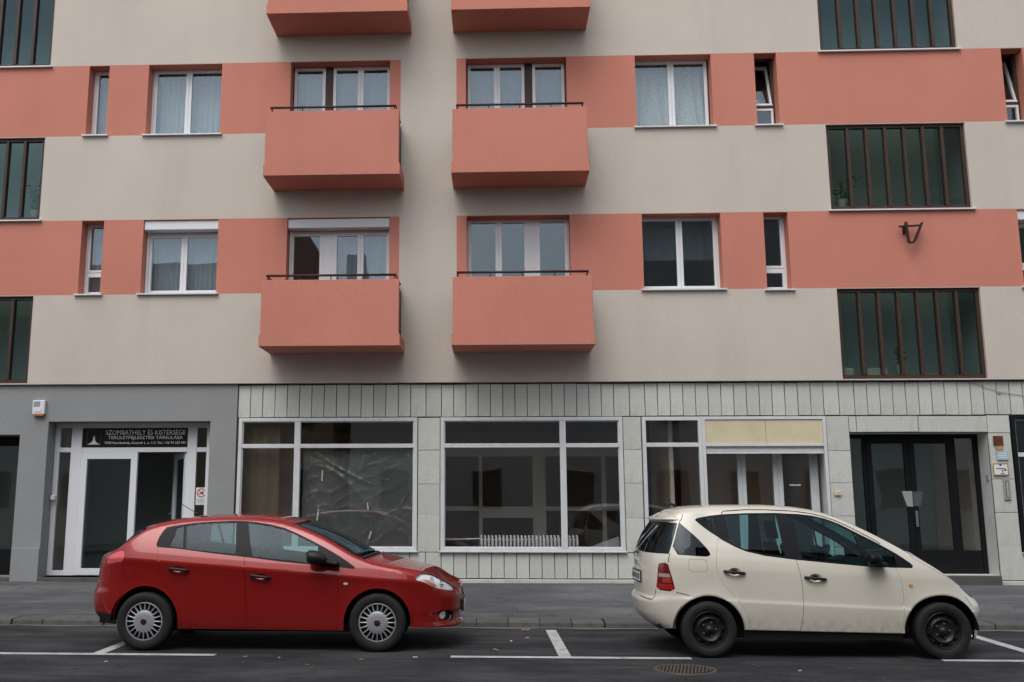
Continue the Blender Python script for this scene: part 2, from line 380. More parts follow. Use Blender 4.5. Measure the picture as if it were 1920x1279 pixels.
# drain cover
mc = empty('drain_cover', (0.85, -6.62, 0)); tag(mc, 'round rusty cast iron drain cover set in the asphalt', 'drain cover')
b = MB(); b.lathe([(.308, .001), (.303, .010), (.268, .010), (.266, .004)], 48, 'z', (0.85, -6.62, 0)); b.build('rim', M['iron'], mc)
b = MB(); b.lathe([(.0, .0048), (.267, .0048)], 48, 'z', (0.85, -6.62, 0)); b.build('backing', M['ironblack'], mc)
for i in range(15):
    a = -.245 + .49 * i / 14; h = math.sqrt(max(.0, .266 ** 2 - a * a)); dx = .06
    b = MB(); x = 0.85 + a
    h2 = h * .97
    b.add([(x - .009 - dx * h2 / .28, -6.62 - h2, .011), (x + .009 - dx * h2 / .28, -6.62 - h2, .011), (x + .009 + dx * h2 / .28, -6.62 + h2, .011), (x - .009 + dx * h2 / .28, -6.62 + h2, .011)] +
          [(x - .009 - dx * h2 / .28, -6.62 - h2, .005), (x + .009 - dx * h2 / .28, -6.62 - h2, .005), (x + .009 + dx * h2 / .28, -6.62 + h2, .005), (x - .009 + dx * h2 / .28, -6.62 + h2, .005)],
          [(0, 1, 2, 3), (7, 6, 5, 4), (0, 4, 5, 1), (1, 5, 6, 2), (2, 6, 7, 3), (3, 7, 4, 0)])
    b.build('bar', M['iron'], mc)

# ------------------------------------------------------------------ the apartment building
bld = empty('apartment_building', (0, 0, .3))
tag(bld, 'apartment block rendered in beige and terracotta bands above shop fronts', 'building')
ZL = 3.64                                         # foot of the insulated upper wall
BANDS = [(5.225, 6.59), (8.175, 9.54), (11.125, 12.49)]
XS0, XS1 = -2.645, -1.637                         # plain strip between the balconies
X0, X1, ZT = -14.0, 10.6, 14.2
STAIRR, STAIRL = (4.865, 7.255), (-11.53, -9.135)
STZ = [(3.66, 5.215), (6.61, 8.165), (9.545, 11.11)]
WINS = dict(LAn=(-8.395, -8.02, 8.195, 9.53), LBn=(-8.345, -7.945, 5.24, 6.58), LA2=(-7.285, -5.925, 8.185, 9.53), LB2=(-7.225, -5.875, 5.24, 6.58),
            LAb=(-4.655, -2.84, 7.29, 9.53), LBb=(-4.64, -2.82, 4.35, 6.58), RAb=(-1.465, .345, 7.29, 9.53), RBb=(-1.46, .345, 4.35, 6.58),
            RA2=(1.57, 2.92, 8.185, 9.53), RB2=(1.60, 2.955, 5.235, 6.58), RAn=(3.685, 4.075, 8.185, 9.53), RBn=(3.695, 4.11, 5.215, 6.58),
            FAn=(8.0, 8.37, 8.175, 9.53), FBn=(8.0, 8.39, 5.225, 6.575))
openings = [(a, b_, c, d, .243, 0) for a, b_, c, d in WINS.values()] + \
           [(s[0], s[1], z0, z1, .16, 1) for s in (STAIRR, STAIRL) for z0, z1 in STZ]
def walled(name, x0, x1, z0, z1, y, openings, cut_x, cut_z, matfn, mats, parent, back=.3, reveal_fn=None):
    """wall face with real openings: cells between the cut lines, plus the reveals of each opening"""
    xs = sorted(set([round(v, 4) for v in [x0, x1] + cut_x + [o[0] for o in openings] + [o[1] for o in openings] if x0 <= v <= x1]))
    zs = sorted(set([round(v, 4) for v in [z0, z1] + cut_z + [o[2] for o in openings] + [o[3] for o in openings] if z0 <= v <= z1]))
    b = MB()
    for xa, xb in zip(xs, xs[1:]):
        for za, zb in zip(zs, zs[1:]):
            cx, cz = (xa + xb) / 2, (za + zb) / 2
            if any(o[0] < cx < o[1] and o[2] < cz < o[3] for o in openings): continue
            b.quad((xa, y, za), (xb, y, za), (xb, y, zb), (xa, y, zb), matfn(cx, cz))
    for xa, xb, za, zb, dp, rm in openings:
        yb = y + dp
        b.quad((xa, y, za), (xa, yb, za), (xa, yb, zb), (xa, y, zb), rm); b.quad((xb, yb, za), (xb, y, za), (xb, y, zb), (xb, yb, zb), rm)
        b.quad((xa, y, zb), (xa, yb, zb), (xb, yb, zb), (xb, y, zb), rm); b.quad((xa, yb, za), (xa, y, za), (xb, y, za), (xb, yb, za), rm)
    return b, b.build(name, mats, parent, fix=False)
def band(cx, cz):
    return 0 if any(a < cz < b_ for a, b_ in BANDS) and not XS0 < cx < XS1 else 1
b, wall = walled('upper_wall', X0, X1, ZL, ZT, 0., openings, [XS0, XS1], [z for p in BANDS for z in p], band, [M['pink'], M['beige']], bld)
# underside of the upper wall, end walls, roof edge
b = MB(); b.quad((X0, 0, ZL), (X0, .3, ZL), (X1, .3, ZL), (X1, 0, ZL)); b.build('wall_underside', M['beige'], bld, fix=False)
b = MB(); b.box(X0 - .02, X0 - .002, 0, 9, .2, ZT); b.box(X1 + .002, X1 + .02, 0, 9, .2, ZT); b.box(X0, X1, 8.9, 9, .2, ZT); b.build('end_wall', M['beige'], bld)
b = MB(); b.box(X0 - .1, X1 + .1, -.15, 9.1, ZT + .002, ZT + .25); b.build('roof', M['beige'], bld)
# floors, rear walls and partitions of the rooms
b = MB()
for z0, z1 in ((3.30, 3.62), (7.02, 7.26), (9.97, 10.2), (12.9, 13.1)): [b.box(xa_, xb_, .45, 8.8, z0, z1) for xa_, xb_ in ((STAIRL[1] + .25, STAIRR[0] - .25), (STAIRR[1] + .25, X1))]
b.box(STAIRL[1] + .25, STAIRR[0] - .25, .45, 8.8, 4.02, 4.3); b.box(STAIRR[1] + .25, X1, .45, 8.8, 4.02, 4.3)
b.build('floor_slab', M['wood_floor'], bld)
b = MB(); b.box(-8.9, 4.6, 4.6, 4.7, 3.62, ZT - .1); b.box(7.5, X1, 4.6, 4.7, 3.62, ZT - .1)
for x in (-5.3, -2.15, .98, 3.3): b.box(x - .06, x + .06, .45, 4.6, 3.62, ZT - .1)
b.build('room_wall', M['inner'], bld)
for s in (STAIRL, STAIRR):
    for bx in ((s[0] - .2, s[1] + .2, 1.35, 1.45), (s[0] - .22, s[0] - .08, .31, 1.349), (s[1] + .08, s[1] + .22, .31, 1.349)):
        MB().box(*bx, 3.62, ZT - .1).build('stair_wall', M['stairwall'], bld)

# windows -----------------------------------------------------------
FY0, FY1 = .245, .305
def sash(parent, x0, x1, z0, z1, m, gl, wd=.055, y0=.235, y1=.295, wb=None, tilt=None):
    b = MB(); b.frame(x0, x1, z0, z1, y0, y1, wd, wb); s = b.build('sash', m, parent, bevel=.004)
    wb = wd if wb is None else wb
    b = MB(); b.box(x0 + wd - .004, x1 - wd + .004, (y0 + y1) / 2 - .004, (y0 + y1) / 2 + .004, z0 + wb - .004, z1 - wd + .004)
    p = b.build('pane', gl, parent)
    if tilt:
        for o in (s, p):
            o.matrix_basis = Matrix.Translation((0, y1, z0)) @ Matrix.Rotation(R(tilt), 4, 'X') @ Matrix.Translation((0, -y1, -z0))
    return s
def sill(parent, x0, x1, z, m=None, ex=.05, proud=.055):
    b = MB(); b.add([(x0 - ex, -proud, z - .028), (x1 + ex, -proud, z - .028), (x1 + ex, -proud, z - .004), (x0 - ex, -proud, z - .004),
                     (x0 - ex, .003, z - .028), (x1 + ex, .003, z - .028), (x1 + ex, .003, z + .002), (x0 - ex, .003, z + .002)],
                    [(0, 1, 2, 3), (3, 2, 6, 7), (1, 5, 6, 2), (4, 0, 3, 7), (5, 4, 7, 6), (4, 5, 1, 0)])
    b.box(x0 + .002, x1 - .002, .003, .25, z + .001, z + .006)
    return b.build('sill', m or M['sillm'], parent)
def win(key, cols, frame='white', sashm='white', fw=.05, box=0., sl=True, transom=None, tilt=None, posts=None, gl='glass', skip_top=0.):
    x0, x1, z0, z1 = WINS[key]; fm, sm, g = M[frame], M[sashm], M[gl]
    eL, eR = (.07, .005) if x0 > 1 else (.0, .035) if x1 < -5 else (.015, .015)
    b = MB(); b.frame(x0 - eL, x1 + eR, z0 + .007, z1 + .03 if not box else z1 - box - .001, FY0, FY1 + .03, fw)
    wn = b.build('window', fm, bld, bevel=.004)
    if sl: sill(wn, x0, x1, z0)
    ix0, ix1, iz0, iz1 = x0 - eL + fw - .012, x1 + eR - fw + .012, z0 + fw - .005, (z1 - box if box else z1 + .03) - fw + .012
    if box:
        b = MB(); b.box(x0 + .004, x1 - .004, .03, .235, z1 - box, z1 - .004); b.build('shutter_box', M['white'], wn, bevel=.012)
        for xg in (x0 + .012, x1 - .05): MB().box(xg, xg + .038, .19, .233, z0 + .02, z1 - box - .002).build('shutter_guide', M['white'], wn)
    if posts:
        for a, c in posts:
            b = MB(); b.box(x0 + a, x0 + c, FY0 - .004, FY1, z0 + .008, z1 - box - .002); b.build('post', fm, wn)
    if transom:
        b = MB(); b.box(ix0, ix1, FY0 - .002, FY1, transom - .03, transom + .03); b.build('transom', fm, wn)
    for a, c in cols:
        xa = ix0 if a is None else x0 + a; xb = ix1 if c is None else x0 + c
        if transom:
            sash(wn, xa, xb, transom + .022, iz1, sm, g, .045, tilt=tilt); sash(wn, xa, xb, iz0, transom - .022, sm, g, .04)
        else: sash(wn, xa, xb, iz0, iz1, sm, g)
    return wn
win('LAn', [(None, None)]); win('LBn', [(None, None)], transom=5.66)
win('LA2', [(None, .684), (.686, None)]); win('LB2', [(None, .679), (.681, None)], box=.175)
win('LAb', [(None, .60), (.745, 1.25), (1.252, None)], frame='brown', posts=[(.595, .75)], sl=False)
win('LBb', [(None, .60), (.80, 1.28), (1.282, None)], box=.175, posts=[(.595, .805)], sl=False)
win('RAb', [(None, .56), (.562, 1.06), (1.205, None)], frame='brown', posts=[(1.055, 1.21)], sl=False)
win('RBb', [(None, .56), (.562, 1.07), (1.235, None)], posts=[(1.065, 1.24)], sl=False)
win('RA2', [(None, .672), (.674, None)], frame='brown', fw=.045); win('RB2', [(None, .677), (.679, None)])
win('RAn', [(None, None)], frame='brown', transom=8.60, tilt=-17); win('RBn', [(None, None)], transom=5.615)
win('FAn', [(None, None)], frame='brown', transom=8.59, tilt=-17); win('FBn', [(None, None)], box=.175, transom=5.62)
for s in (STAIRR, STAIRL):
    for lv, (z0, z1) in enumerate(STZ):
        b = MB(); b.frame(s[0] + .002, s[1] - .002, z0 + .006, z1 - .002, .05, .13, .055, .065); wn = b.build('stair_window', M['brown'], bld)
        if lv: sill(wn, s[0], s[1], z0)
        n = 7; xa, xb = s[0] + .057, s[1] - .057; st = (xb - xa) / n
        for k in range(1, n):
            b = MB(); b.box(xa + k * st - .026, xa + k * st + .026, .035, .14, z0 + .07, z1 - .056); b.build('mullion', M['brown'], wn, bevel=.004)
        for k in range(n):
            b = MB(); b.box(xa + k * st + .022, xa + (k + 1) * st - .022, .088, .094, z0 + .066, z1 - .052); b.build('pane', M['glass_stair'], wn)

# balconies -----------------------------------------------------------
BD = .86
for xa, xb, z0, z1 in ((-4.88, -2.585, 7.083, 8.235), (-1.675, .61, 7.09, 8.225), (-4.86, -2.56, 4.148, 5.265), (-1.67, .63, 4.145, 5.29),
                       (-4.915, -2.475, 10.042, 11.2), (-1.675, .69, 10.041, 11.2)):
    b = MB(); b.box(xa - .02, xb + .02, -BD + .111, -.002, z0 + .001, z0 + .20); bal = b.build('balcony', M['pink'], bld)
    b = MB(); b.prism([(xa - .02, z0), (xb + .02, z0), (xb + .02, z0 + .19), (xb, z0 + .20), (xb, z1), (xa, z1), (xa, z0 + .20), (xa - .02, z0 + .19)], -BD, -BD + .11); b.build('parapet', M['pink'], bal, bevel=.006)
    for x in (xa + .04, xb - .065):
        b = MB(); b.box(x, x + .025, -BD + .112, -.004, z0 + .26, z1 - .04); b.build('side_panel', M['dark'], bal)
    b = MB(); zr = z1 + .085
    b.tube([(xa + .07, -.05, zr), (xa + .07, -BD + .055, zr), (xb - .06, -BD + .055, zr), (xb - .06, -.05, zr)], .021, 8)
    for k in range(5):
        x = xa + .09 + (xb - xa - .17) * k / 4; b.tube([(x, -BD + .055, z1 - .02), (x, -BD + .055, zr)], .010, 6)
    b.build('handrail', M['rail'], bal, smooth=True)

# ------------------------------------------------------------------ ground floor: grey plaster on the left
gf0 = set(bpy.data.objects)
GY = .055
OPL = (-11.6, -9.185, .30, 2.78); OPS = (-8.695, -5.85, .375, 3.005)
b, gw = walled('plaster_wall', X0, -5.395, .28, 3.639, GY, [(*OPL, .6, 0), (*OPS, .35, 0)], [], [], lambda x, z: 0, [M['grey']], bld)
b = MB(); b.quad((-5.395, GY, .28), (-5.395, .3, .28), (-5.395, .3, 3.639), (-5.395, GY, 3.639)); b.build('plaster_return', M['grey'], bld, fix=False)
b = MB(); b.box(-9.18, -8.70, GY - .022, GY - .001, .28, .855); b.build('plinth', M['grey'], bld, bevel=.006)
b = MB(); b.box(-8.69, -5.855, .02, .42, .26, .375); b.build('door_step', M['kerb'], bld, bevel=.01)
b = MB(); b.box(-11.6, -9.19, .05, .6, .26, .36); b.build('door_step', M['kerb'], bld, bevel=.01)
# dark entrance at the far left
b = MB(); b.frame(-11.59, -9.19, .37, 2.775, .50, .56, .07); ed = b.build('entrance_door', M['navy'], bld)
for xa, xb in ((-11.52, -10.75), (-10.72, -9.98), (-9.95, -9.26)):
    b = MB(); b.frame(xa, xb, .44, 2.70, .495, .555, .09, .38); b.build('door_leaf', M['navy'], ed)
    b = MB(); b.box(xa + .088, xb - .088, .52, .526, .818, 2.612); b.build('pane', M['glass_old'], ed)
# office entrance: white frame, one leaf open
WY0, WY1 = .355, .415
en = MB(); en.frame(-8.69, -5.905, .382, 3.0, WY0, WY1, .085); en = en.build('office_entrance', M['white'], bld, bevel=.004)
for x0, x1, z0, z1 in ((-8.40, -8.215, .386, 2.998), (-6.33, -6.165, .386, 2.998)):
    b = MB(); b.box(x0, x1, WY0 + .002, WY1 - .002, z0, z1); b.build('post', M['white'], en, bevel=.004)
for x0, x1 in ((-8.604, -8.402), (-8.213, -6.332), (-6.163, -5.991)):
    b = MB(); b.box(x0, x1, WY0 + .004, WY1 - .004, 2.49, 2.57); b.build('transom', M['white'], en, bevel=.004)
for x0, x1, z0, z1 in ((-8.606, -8.398, .465, 2.492), (-8.606, -8.398, 2.568, 2.918), (-6.168, -5.988, .465, 2.492), (-6.168, -5.988, 2.568, 2.918), (-8.217, -6.628, 2.568, 2.918)):
    b = MB(); b.box(x0, x1, .382, .388, z0, z1); b.build('pane', M['glass'], en)
b = MB(); b.frame(-8.21, -7.20, .392, 2.486, WY0 - .01, WY1 - .01, .115, .11); lf = b.build('door_leaf', M['white'], en, bevel=.004)
b = MB(); b.box(-8.097, -7.313, .370, .376, .50, 2.373); b.build('pane', M['glass'], en)
lf2 = MB(); lf2.frame(-.93, 0, .392, 2.486, -.03, .03, .10, .11); lf2 = lf2.build('door_leaf', M['white'], en, bevel=.004)
pn2 = MB(); pn2.box(-.833, -.097, -.003, .003, .50, 2.388); pn2 = pn2.build('pane', M['glass'], en)
hd2 = MB(); hd2.tube([(-.87, -.03, 1.42), (-.87, -.09, 1.42), (-.75, -.09, 1.42)], .011, 8); hd2 = hd2.build('handle', M['steel'], en, smooth=True)
for o in (lf2, pn2, hd2):
    o.matrix_basis = Matrix.Translation((-6.34, .40, 0)) @ Matrix.Rotation(R(-60), 4, 'Z')
# rooms of the ground floor
b = MB()
for x in (-12.0, -9.0, -5.42, 4.75, 7.42): b.box(x - .05, x + .05, .31, 7.0, .3, 3.3)
b.box(-12, X1, 7.0, 7.1, .3, 3.3); b.box(2.05, 2.12, .55, 2.6, .3, 3.3); b.box(2.62, 4.5, 2.6, 2.68, .3, 3.3); b.box(-5.3, -4.62, 1.2, 1.26, .3, 3.3)
b.build('shop_wall', M['innerdark'], bld)
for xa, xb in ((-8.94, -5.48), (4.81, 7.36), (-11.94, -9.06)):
    MB().box(xa, xb, 2.6, 2.7, .376, 3.29).build('hall_wall', M['hall'], bld)  # extra wall, coloured dark so the room behind reads as unlit
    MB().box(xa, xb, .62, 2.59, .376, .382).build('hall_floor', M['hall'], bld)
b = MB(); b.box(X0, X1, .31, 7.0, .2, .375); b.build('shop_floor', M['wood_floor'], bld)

# ------------------------------------------------------------------ ground floor: stone-clad shop fronts
CY = .075                                         # face of the slabs
W1, W2, W3, DR, RS = (-5.355, -2.275, .815, 3.052), (-1.88, 1.20, .815, 3.052), (1.525, 4.59, .38, 3.052), (4.985, 7.235, .45, 2.77), (7.62, 9.9, .81, 3.05)
holes = [(*W1, .10, 0), (*W2, .10, 0), (*W3, .42, 1), (*DR, .40, 1), (*RS, .10, 0)]
b, cw = walled('clad_wall', -5.394, X1, .20, 3.638, CY + .022, holes, [], [], lambda x, z: 0, [M['joint'], M['clad']], bld)
xs = [-5.385 + .2135 * k for k in range(15)] + [-2.13, -1.865] + [-1.865 + .2095 * k for k in range(1, 15)] + [1.335, 1.595] + [1.595 + .2135 * k for k in range(1, 15)] + [4.84, 5.095]
xs += [5.095 + .2135 * k for k in range(1, 26)]
cache = {}
def panel(x0, x1, z0, z1, gap=.012, proud=0., dz=0.):
    wd, ht = round(x1 - x0 - gap, 3), round(z1 - z0 - gap, 3); key = (wd, ht)
    if key not in cache:
        p = MB(); e = .004
        o = [(-wd / 2, -ht / 2), (wd / 2, -ht / 2), (wd / 2, ht / 2), (-wd / 2, ht / 2)]; i = [(a - math.copysign(e, a), c - math.copysign(e, c)) for a, c in o]
        p.add([(a, .026, c) for a, c in o] + [(a, e, c) for a, c in o] + [(a, 0, c) for a, c in i],
              [(8, 9, 10, 11)] + [(4 + k, 4 + (k + 1) % 4, 8 + (k + 1) % 4, 8 + k) for k in range(4)] + [(k, (k + 1) % 4, 4 + (k + 1) % 4, 4 + k) for k in range(4)])
        cache[key] = p.mesh('cladding_panel', M['clad'], fix=False)
    o = put('cladding_panel', cache[key], cw, ((x0 + x1) / 2, CY + random.uniform(-.004, .004) - proud, (z0 + z1) / 2 + random.uniform(-.004, .004) + dz))
    o.rotation_euler = (R(random.uniform(-.3, .3)), R(random.uniform(-.35, .35)), R(random.uniform(-.5, .5)))
for a, c in zip(xs, xs[1:]):
    if c < X1: panel(a, c, 3.062, 3.625)
for a, c in zip(xs, xs[1:]):
    if c < 1.6 or (7.25 < a and c < X1): panel(a, c, .375, .80 if a > -5.39 else .8)
for zs_, (a, c) in (([.80, 1.40, 1.93, 2.50, 3.05], (-2.265, -1.89)), ([.80, 1.36, 1.94, 2.50, 3.05], (1.21, 1.515)),
                    ([.375, .9, 1.40, 1.94, 2.47, 3.05], (4.60, 4.975)), ([.375, .93, 1.46, 2.0, 2.76, 3.05], (7.245, 7.61))):
    for z0, z1 in zip(zs_, zs_[1:]): panel(a, c, z0, z1, gap=.005)
for a, c in ((4.975, 5.10), (5.10, 6.12), (6.12, 7.245)): panel(a, c, 2.775, 3.05)
for a, c in ((9.91, 10.25), (10.25, 10.58)): panel(a, c, .8, 3.05)
b = MB(); b.box(-5.385, 4.98, CY - .03, CY + .02, .20, .366); b.box(7.24, X1, CY - .03, CY + .02, .20, .366); b.build('plinth', M['clad'], bld, bevel=.012)
b = MB(); b.box(4.99, 7.23, CY - .06, .46, .26, .448); b.build('door_step', M['kerb'], bld, bevel=.012)

def shopwin(W, mx, zt, y0=.05, fw=.062, left_first=True):
    x0, x1, z0, z1 = W
    b = MB(); b.frame(x0, x1, z0, z1, y0, y0 + .09, fw); sw = b.build('shop_window', M['whitep'], bld, bevel=.005)
    b = MB(); b.frame(x0 + fw - .004, x1 - fw + .004, z0 + fw - .004, z1 - fw + .004, y0 + .03, y0 + .08, .02); b.build('inner_frame', M['whitep'], sw)
    b = MB(); b.box(mx - .052, mx + .052, y0 + .004, y0 + .086, z0 + fw, z1 - fw); b.build('mullion', M['whitep'], sw, bevel=.006)
    for a, c in ((x0 + fw, mx - .052), (mx + .052, x1 - fw)):
        b = MB(); b.box(a, c, y0 + .008, y0 + .082, zt - .035, zt + .035); b.build('transom', M['whitep'], sw, bevel=.005)
        for za, zb in ((z0 + fw, zt - .035), (zt + .035, z1 - fw)):
            b = MB(); b.box(a - .003, c + .003, y0 + .046, y0 + .052, za - .003, zb + .003); b.build('pane', M['glass_old'], sw)
    b = MB(); b.box(x0 - .02, x1 + .02, y0 - .035, y0 + .03, z0 - .012, z0 + .004); b.build('sill', M['whitep'], sw)
    return sw
shopwin(W1, -4.335, 2.572); shopwin(W2, .192, 2.572)
shopwin((7.625, 9.895, .815, 3.045), 8.7, 2.4).data.materials[0] = M['navy']
# third shop front: side pane, cream board, roller shutter and recessed door
y0 = .05
b = MB(); b.frame(1.53, 2.53, .385, 3.048, y0, y0 + .09, .062); sf = b.build('shop_window', M['whitep'], bld, bevel=.005)
b = MB(); b.box(1.592, 2.468, y0 + .006, y0 + .084, 2.542, 2.612); b.build('transom', M['whitep'], sf, bevel=.005)
for za, zb in ((.445, 2.545), (2.609, 2.988)):
    b = MB(); b.box(1.59, 2.47, y0 + .046, y0 + .052, za, zb); b.build('pane', M['glass_old'], sf)
b = MB(); b.frame(2.532, 4.588, .385, 3.05, y0 + .002, y0 + .088, .05, .002); sh = b.build('shop_doorway', M['whitep'], bld, bevel=.005)
b = MB(); b.box(2.58, 4.54, y0 - .004, y0 + .084, 2.548, 2.592); b.build('transom', M['whitep'], sh, bevel=.005)
for a, c in ((2.583, 3.592), (3.597, 4.537)):
    b = MB(); b.box(a, c, y0 + .02, y0 + .032, 2.594, 2.998); b.build('cream_board', M['cream'], sh, bevel=.003)
for k in range(3):
    b = MB(); b.box(2.585, 4.535, y0 + .03 + .004 * k, y0 + .045 + .004 * k, 2.425 + .041 * k, 2.464 + .041 * k); b.build('shutter_slat', M['whitep'], sh, bevel=.004)
DY = .44
for a, c in ((2.585, 2.64), (3.18, 3.25), (3.252, 3.32), (3.78, 3.855), (3.858, 3.94), (4.40, 4.535)):
    b = MB(); b.box(a, c, DY, DY + .055, .39, 2.55); b.build('post', M['whitep'], sh, bevel=.005)
for a, c in ((2.64, 3.18), (3.32, 3.78), (3.94, 4.40)):
    b = MB(); b.box(a - .002, c + .002, DY + .024, DY + .030, .62, 2.50); b.build('pane', M['glass_old'], sh)
    b = MB(); b.box(a, c, DY + .006, DY + .05, .392, .62); b.build('door_board', M['whitep'], sh)
    b = MB(); b.box(a, c, DY + .006, DY + .05, 2.50, 2.548); b.build('top_rail', M['whitep'], sh)
b = MB(); b.tube([(3.82, DY, 1.48), (3.82, DY - .06, 1.48), (3.72, DY - .07, 1.47)], .012, 8); b.tube([(3.90, DY, 1.48), (3.90, DY - .06, 1.48), (4.0, DY - .07, 1.47)], .012, 8); b.build('handle', M['steel'], sh, smooth=True)
# dark house entrance
EY = .44
b = MB(); b.frame(4.99, 7.23, .452, 2.765, EY, EY + .06, .07); dd = b.build('house_entrance', M['navy'], bld)
for x0, x1 in ((5.30, 5.36), (6.79, 6.85)):
    b = MB(); b.box(x0, x1, EY + .002, EY + .058, .454, 2.694); b.build('post', M['navy'], dd)
for a, c, wd in ((5.062, 5.298, .02), (6.852, 7.158, .03)):
    b = MB(); b.box(a + .002, c - .002, EY + .01, EY + .05, .52, .83); b.build('door_board', M['navy'], dd)
    b = MB(); b.box(a, c, EY + .026, EY + .032, .83, 2.695); b.build('pane', M['glass_old'], dd)
for a, c in ((5.362, 6.073), (6.077, 6.788)):
    b = MB(); b.frame(a, c, .46, 2.692, EY - .012, EY + .045, .085, .38); b.build('door_leaf', M['navy'], dd, bevel=.004)
    b = MB(); b.box(a + .083, c - .083, EY + .016, EY + .022, .838, 2.61); b.build('pane', M['glass_old'], dd)
b = MB(); b.box(6.085, 6.125, EY - .06, EY - .035, 1.22, 1.48); b.tube([(6.105, EY - .04, 1.24), (6.105, EY - .01, 1.24)], .008); b.tube([(6.105, EY - .04, 1.46), (6.105, EY - .01, 1.46)], .008); b.build('pull_handle', M['steel'], dd, bevel=.004)
for o in set(bpy.data.objects) - gf0:               # the shop fronts sit a touch left and low of the upper bays
    if o.parent == bld: o.location = (o.location.x - .036, o.location.y, o.location.z - .008)

# ------------------------------------------------------------------ things on, in and before the building
def curtain(x0, x1, z0, z1, label, m='lace', y=.43, waves=9, amp=.018, group=None, swag=None):
    b = MB(); nx, nz_ = 64, 14; v = []; f = []
    if z0 > 4: x0 -= .10; x1 += .10
    for j in range(nz_ + 1):
        for i in range(nx + 1):
            t, s = i / nx, j / nz_; x = x0 + (x1 - x0) * t; z = z0 + (z1 - z0) * s
            if swag and z > z0:                     # drawn aside towards the edges at the bottom
                c = (x0 + x1) / 2; k = swag * (1 - s) ** 1.5; x = x + (k if x > c else -k) * (1 - abs(2 * t - 1))
            v.append((x, y + amp * math.sin(waves * 2 * math.pi * t + .9 * math.sin(5 * t)) * (1.15 - .35 * s) + .008 * noise.noise((x * 6, z * 3, y)), z))
    for j in range(nz_):
        for i in range(nx): f.append((j * (nx + 1) + i, j * (nx + 1) + i + 1, (j + 1) * (nx + 1) + i + 1, (j + 1) * (nx + 1) + i))
    b.add(v, f); return tag(b.build('curtain', M[m], smooth=True), label, 'curtain', group)
curtain(-8.27, -8.05, 8.26, 9.45, 'white net curtain in the slim single-sash white window of the upper band', 'net', waves=4)
curtain(-8.3, -7.98, 5.72, 6.5, 'patterned lace curtain in the slim white window with a small lower pane')
curtain(-8.3, -7.98, 5.27, 5.6, 'short lace panel in the small lower pane below the patterned curtain', y=.42)
curtain(-7.24, -5.97, 8.22, 9.48, 'lace curtain in the white two-sash window with no shutter box above beige wall', waves=14)
curtain(-7.18, -5.92, 5.26, 6.40, 'pleated net curtain in the two-sash window with a white shutter box', 'net', waves=17)
curtain(-4.6, -2.9, 7.3, 9.48, 'pale curtain in the brown-framed balcony window whose lone sash is left of the post', 'net', waves=20)
curtain(-3.85, -2.9, 4.36, 6.40, 'blue-white curtain in the balcony window with a white shutter box', 'net', waves=11)
curtain(-1.42, .3, 7.3, 9.48, 'pale curtain in the brown-framed balcony window whose lone sash is right of the post', 'net', waves=20)
curtain(1.62, 2.24, 8.22, 9.50, 'lace curtain swept aside in the brown-framed two-sash window, half near the balcony', 'lacewhite', waves=5, swag=.16)
curtain(2.25, 2.88, 8.22, 9.50, 'lace curtain swept aside in the brown-framed two-sash window, half near the tilted sash', 'lacewhite', waves=5, swag=.16)
curtain(1.65, 2.9, 5.95, 6.55, 'short grey curtain high in the dark curtainless-looking two-sash window', 'net', y=.85, waves=9)
curtain(-5.29, -4.72, .42, 3.0, 'brown drape behind the narrow pane of the shop window with plastic sheeting', 'net', y=.30, waves=3).data.materials[0] = mat('brown_drape', (.13, .105, .08), .9)
o = tag(MB().add([(3.72, .50, 8.64), (3.92, .50, 8.64), (3.88, .52, 8.86), (3.72, .52, 8.88)], [(0, 1, 2, 3)]).build('cloth', M['net']), 'small white cloth behind the tilted-open slim window beside the lace curtains', 'cloth')
sm = o.modifiers.new('t', 'SOLIDIFY'); sm.thickness = .004

gf0 = set(bpy.data.objects)
# plastic sheeting behind the big pane of the first shop window
b = MB(); nx, nz_ = 90, 80; v = []
for j in range(nz_ + 1):
    for i in range(nx + 1):
        t, s = i / nx, j / nz_; x = -4.25 + 1.88 * t; z = .86 + 1.66 * s
        r1 = 1 - abs(noise.noise((t * 3.2 + s * 2.2, s * 2.0 - t, 1.3))) ; r2 = 1 - abs(noise.noise((t * 7 - s * 5, s * 4 + t * 3, 7)))
        d = .034 * r1 ** 8 + .015 * r2 ** 9 + .012 * (1 - abs(noise.noise((t * 9 + .6 * s, s * .8, 3)))) ** 6
        l1 = abs((s - (.98 - .62 * (t - .06))) / 1.2)                # long diagonal fold from the top corner
        d += .03 * math.exp(-(l1 / .010) ** 2) * (1 if .06 < t < .62 else 0)
        d += .03 * math.exp(-((t - .60 - .05 * math.sin(6 * s)) / .018) ** 2) * (1 if s < .95 else 0)
        d += .03 * math.exp(-((t - .16 - .12 * (1 - s)) / .02) ** 2)
        v.append((x, .20 + .03 * noise.noise((t * 2, s * 2, 9)) - d, z - .02 * noise.noise((t * 4, 0, 4)) * s))
b.add(v, [(j * (nx + 1) + i, j * (nx + 1) + i + 1, (j + 1) * (nx + 1) + i + 1, (j + 1) * (nx + 1) + i) for j in range(nz_) for i in range(nx)])
ps = b.build('plastic_sheet', M['film'], smooth=True); tag(ps, 'crumpled clear plastic sheet hung behind the shop window glass', 'plastic sheet')
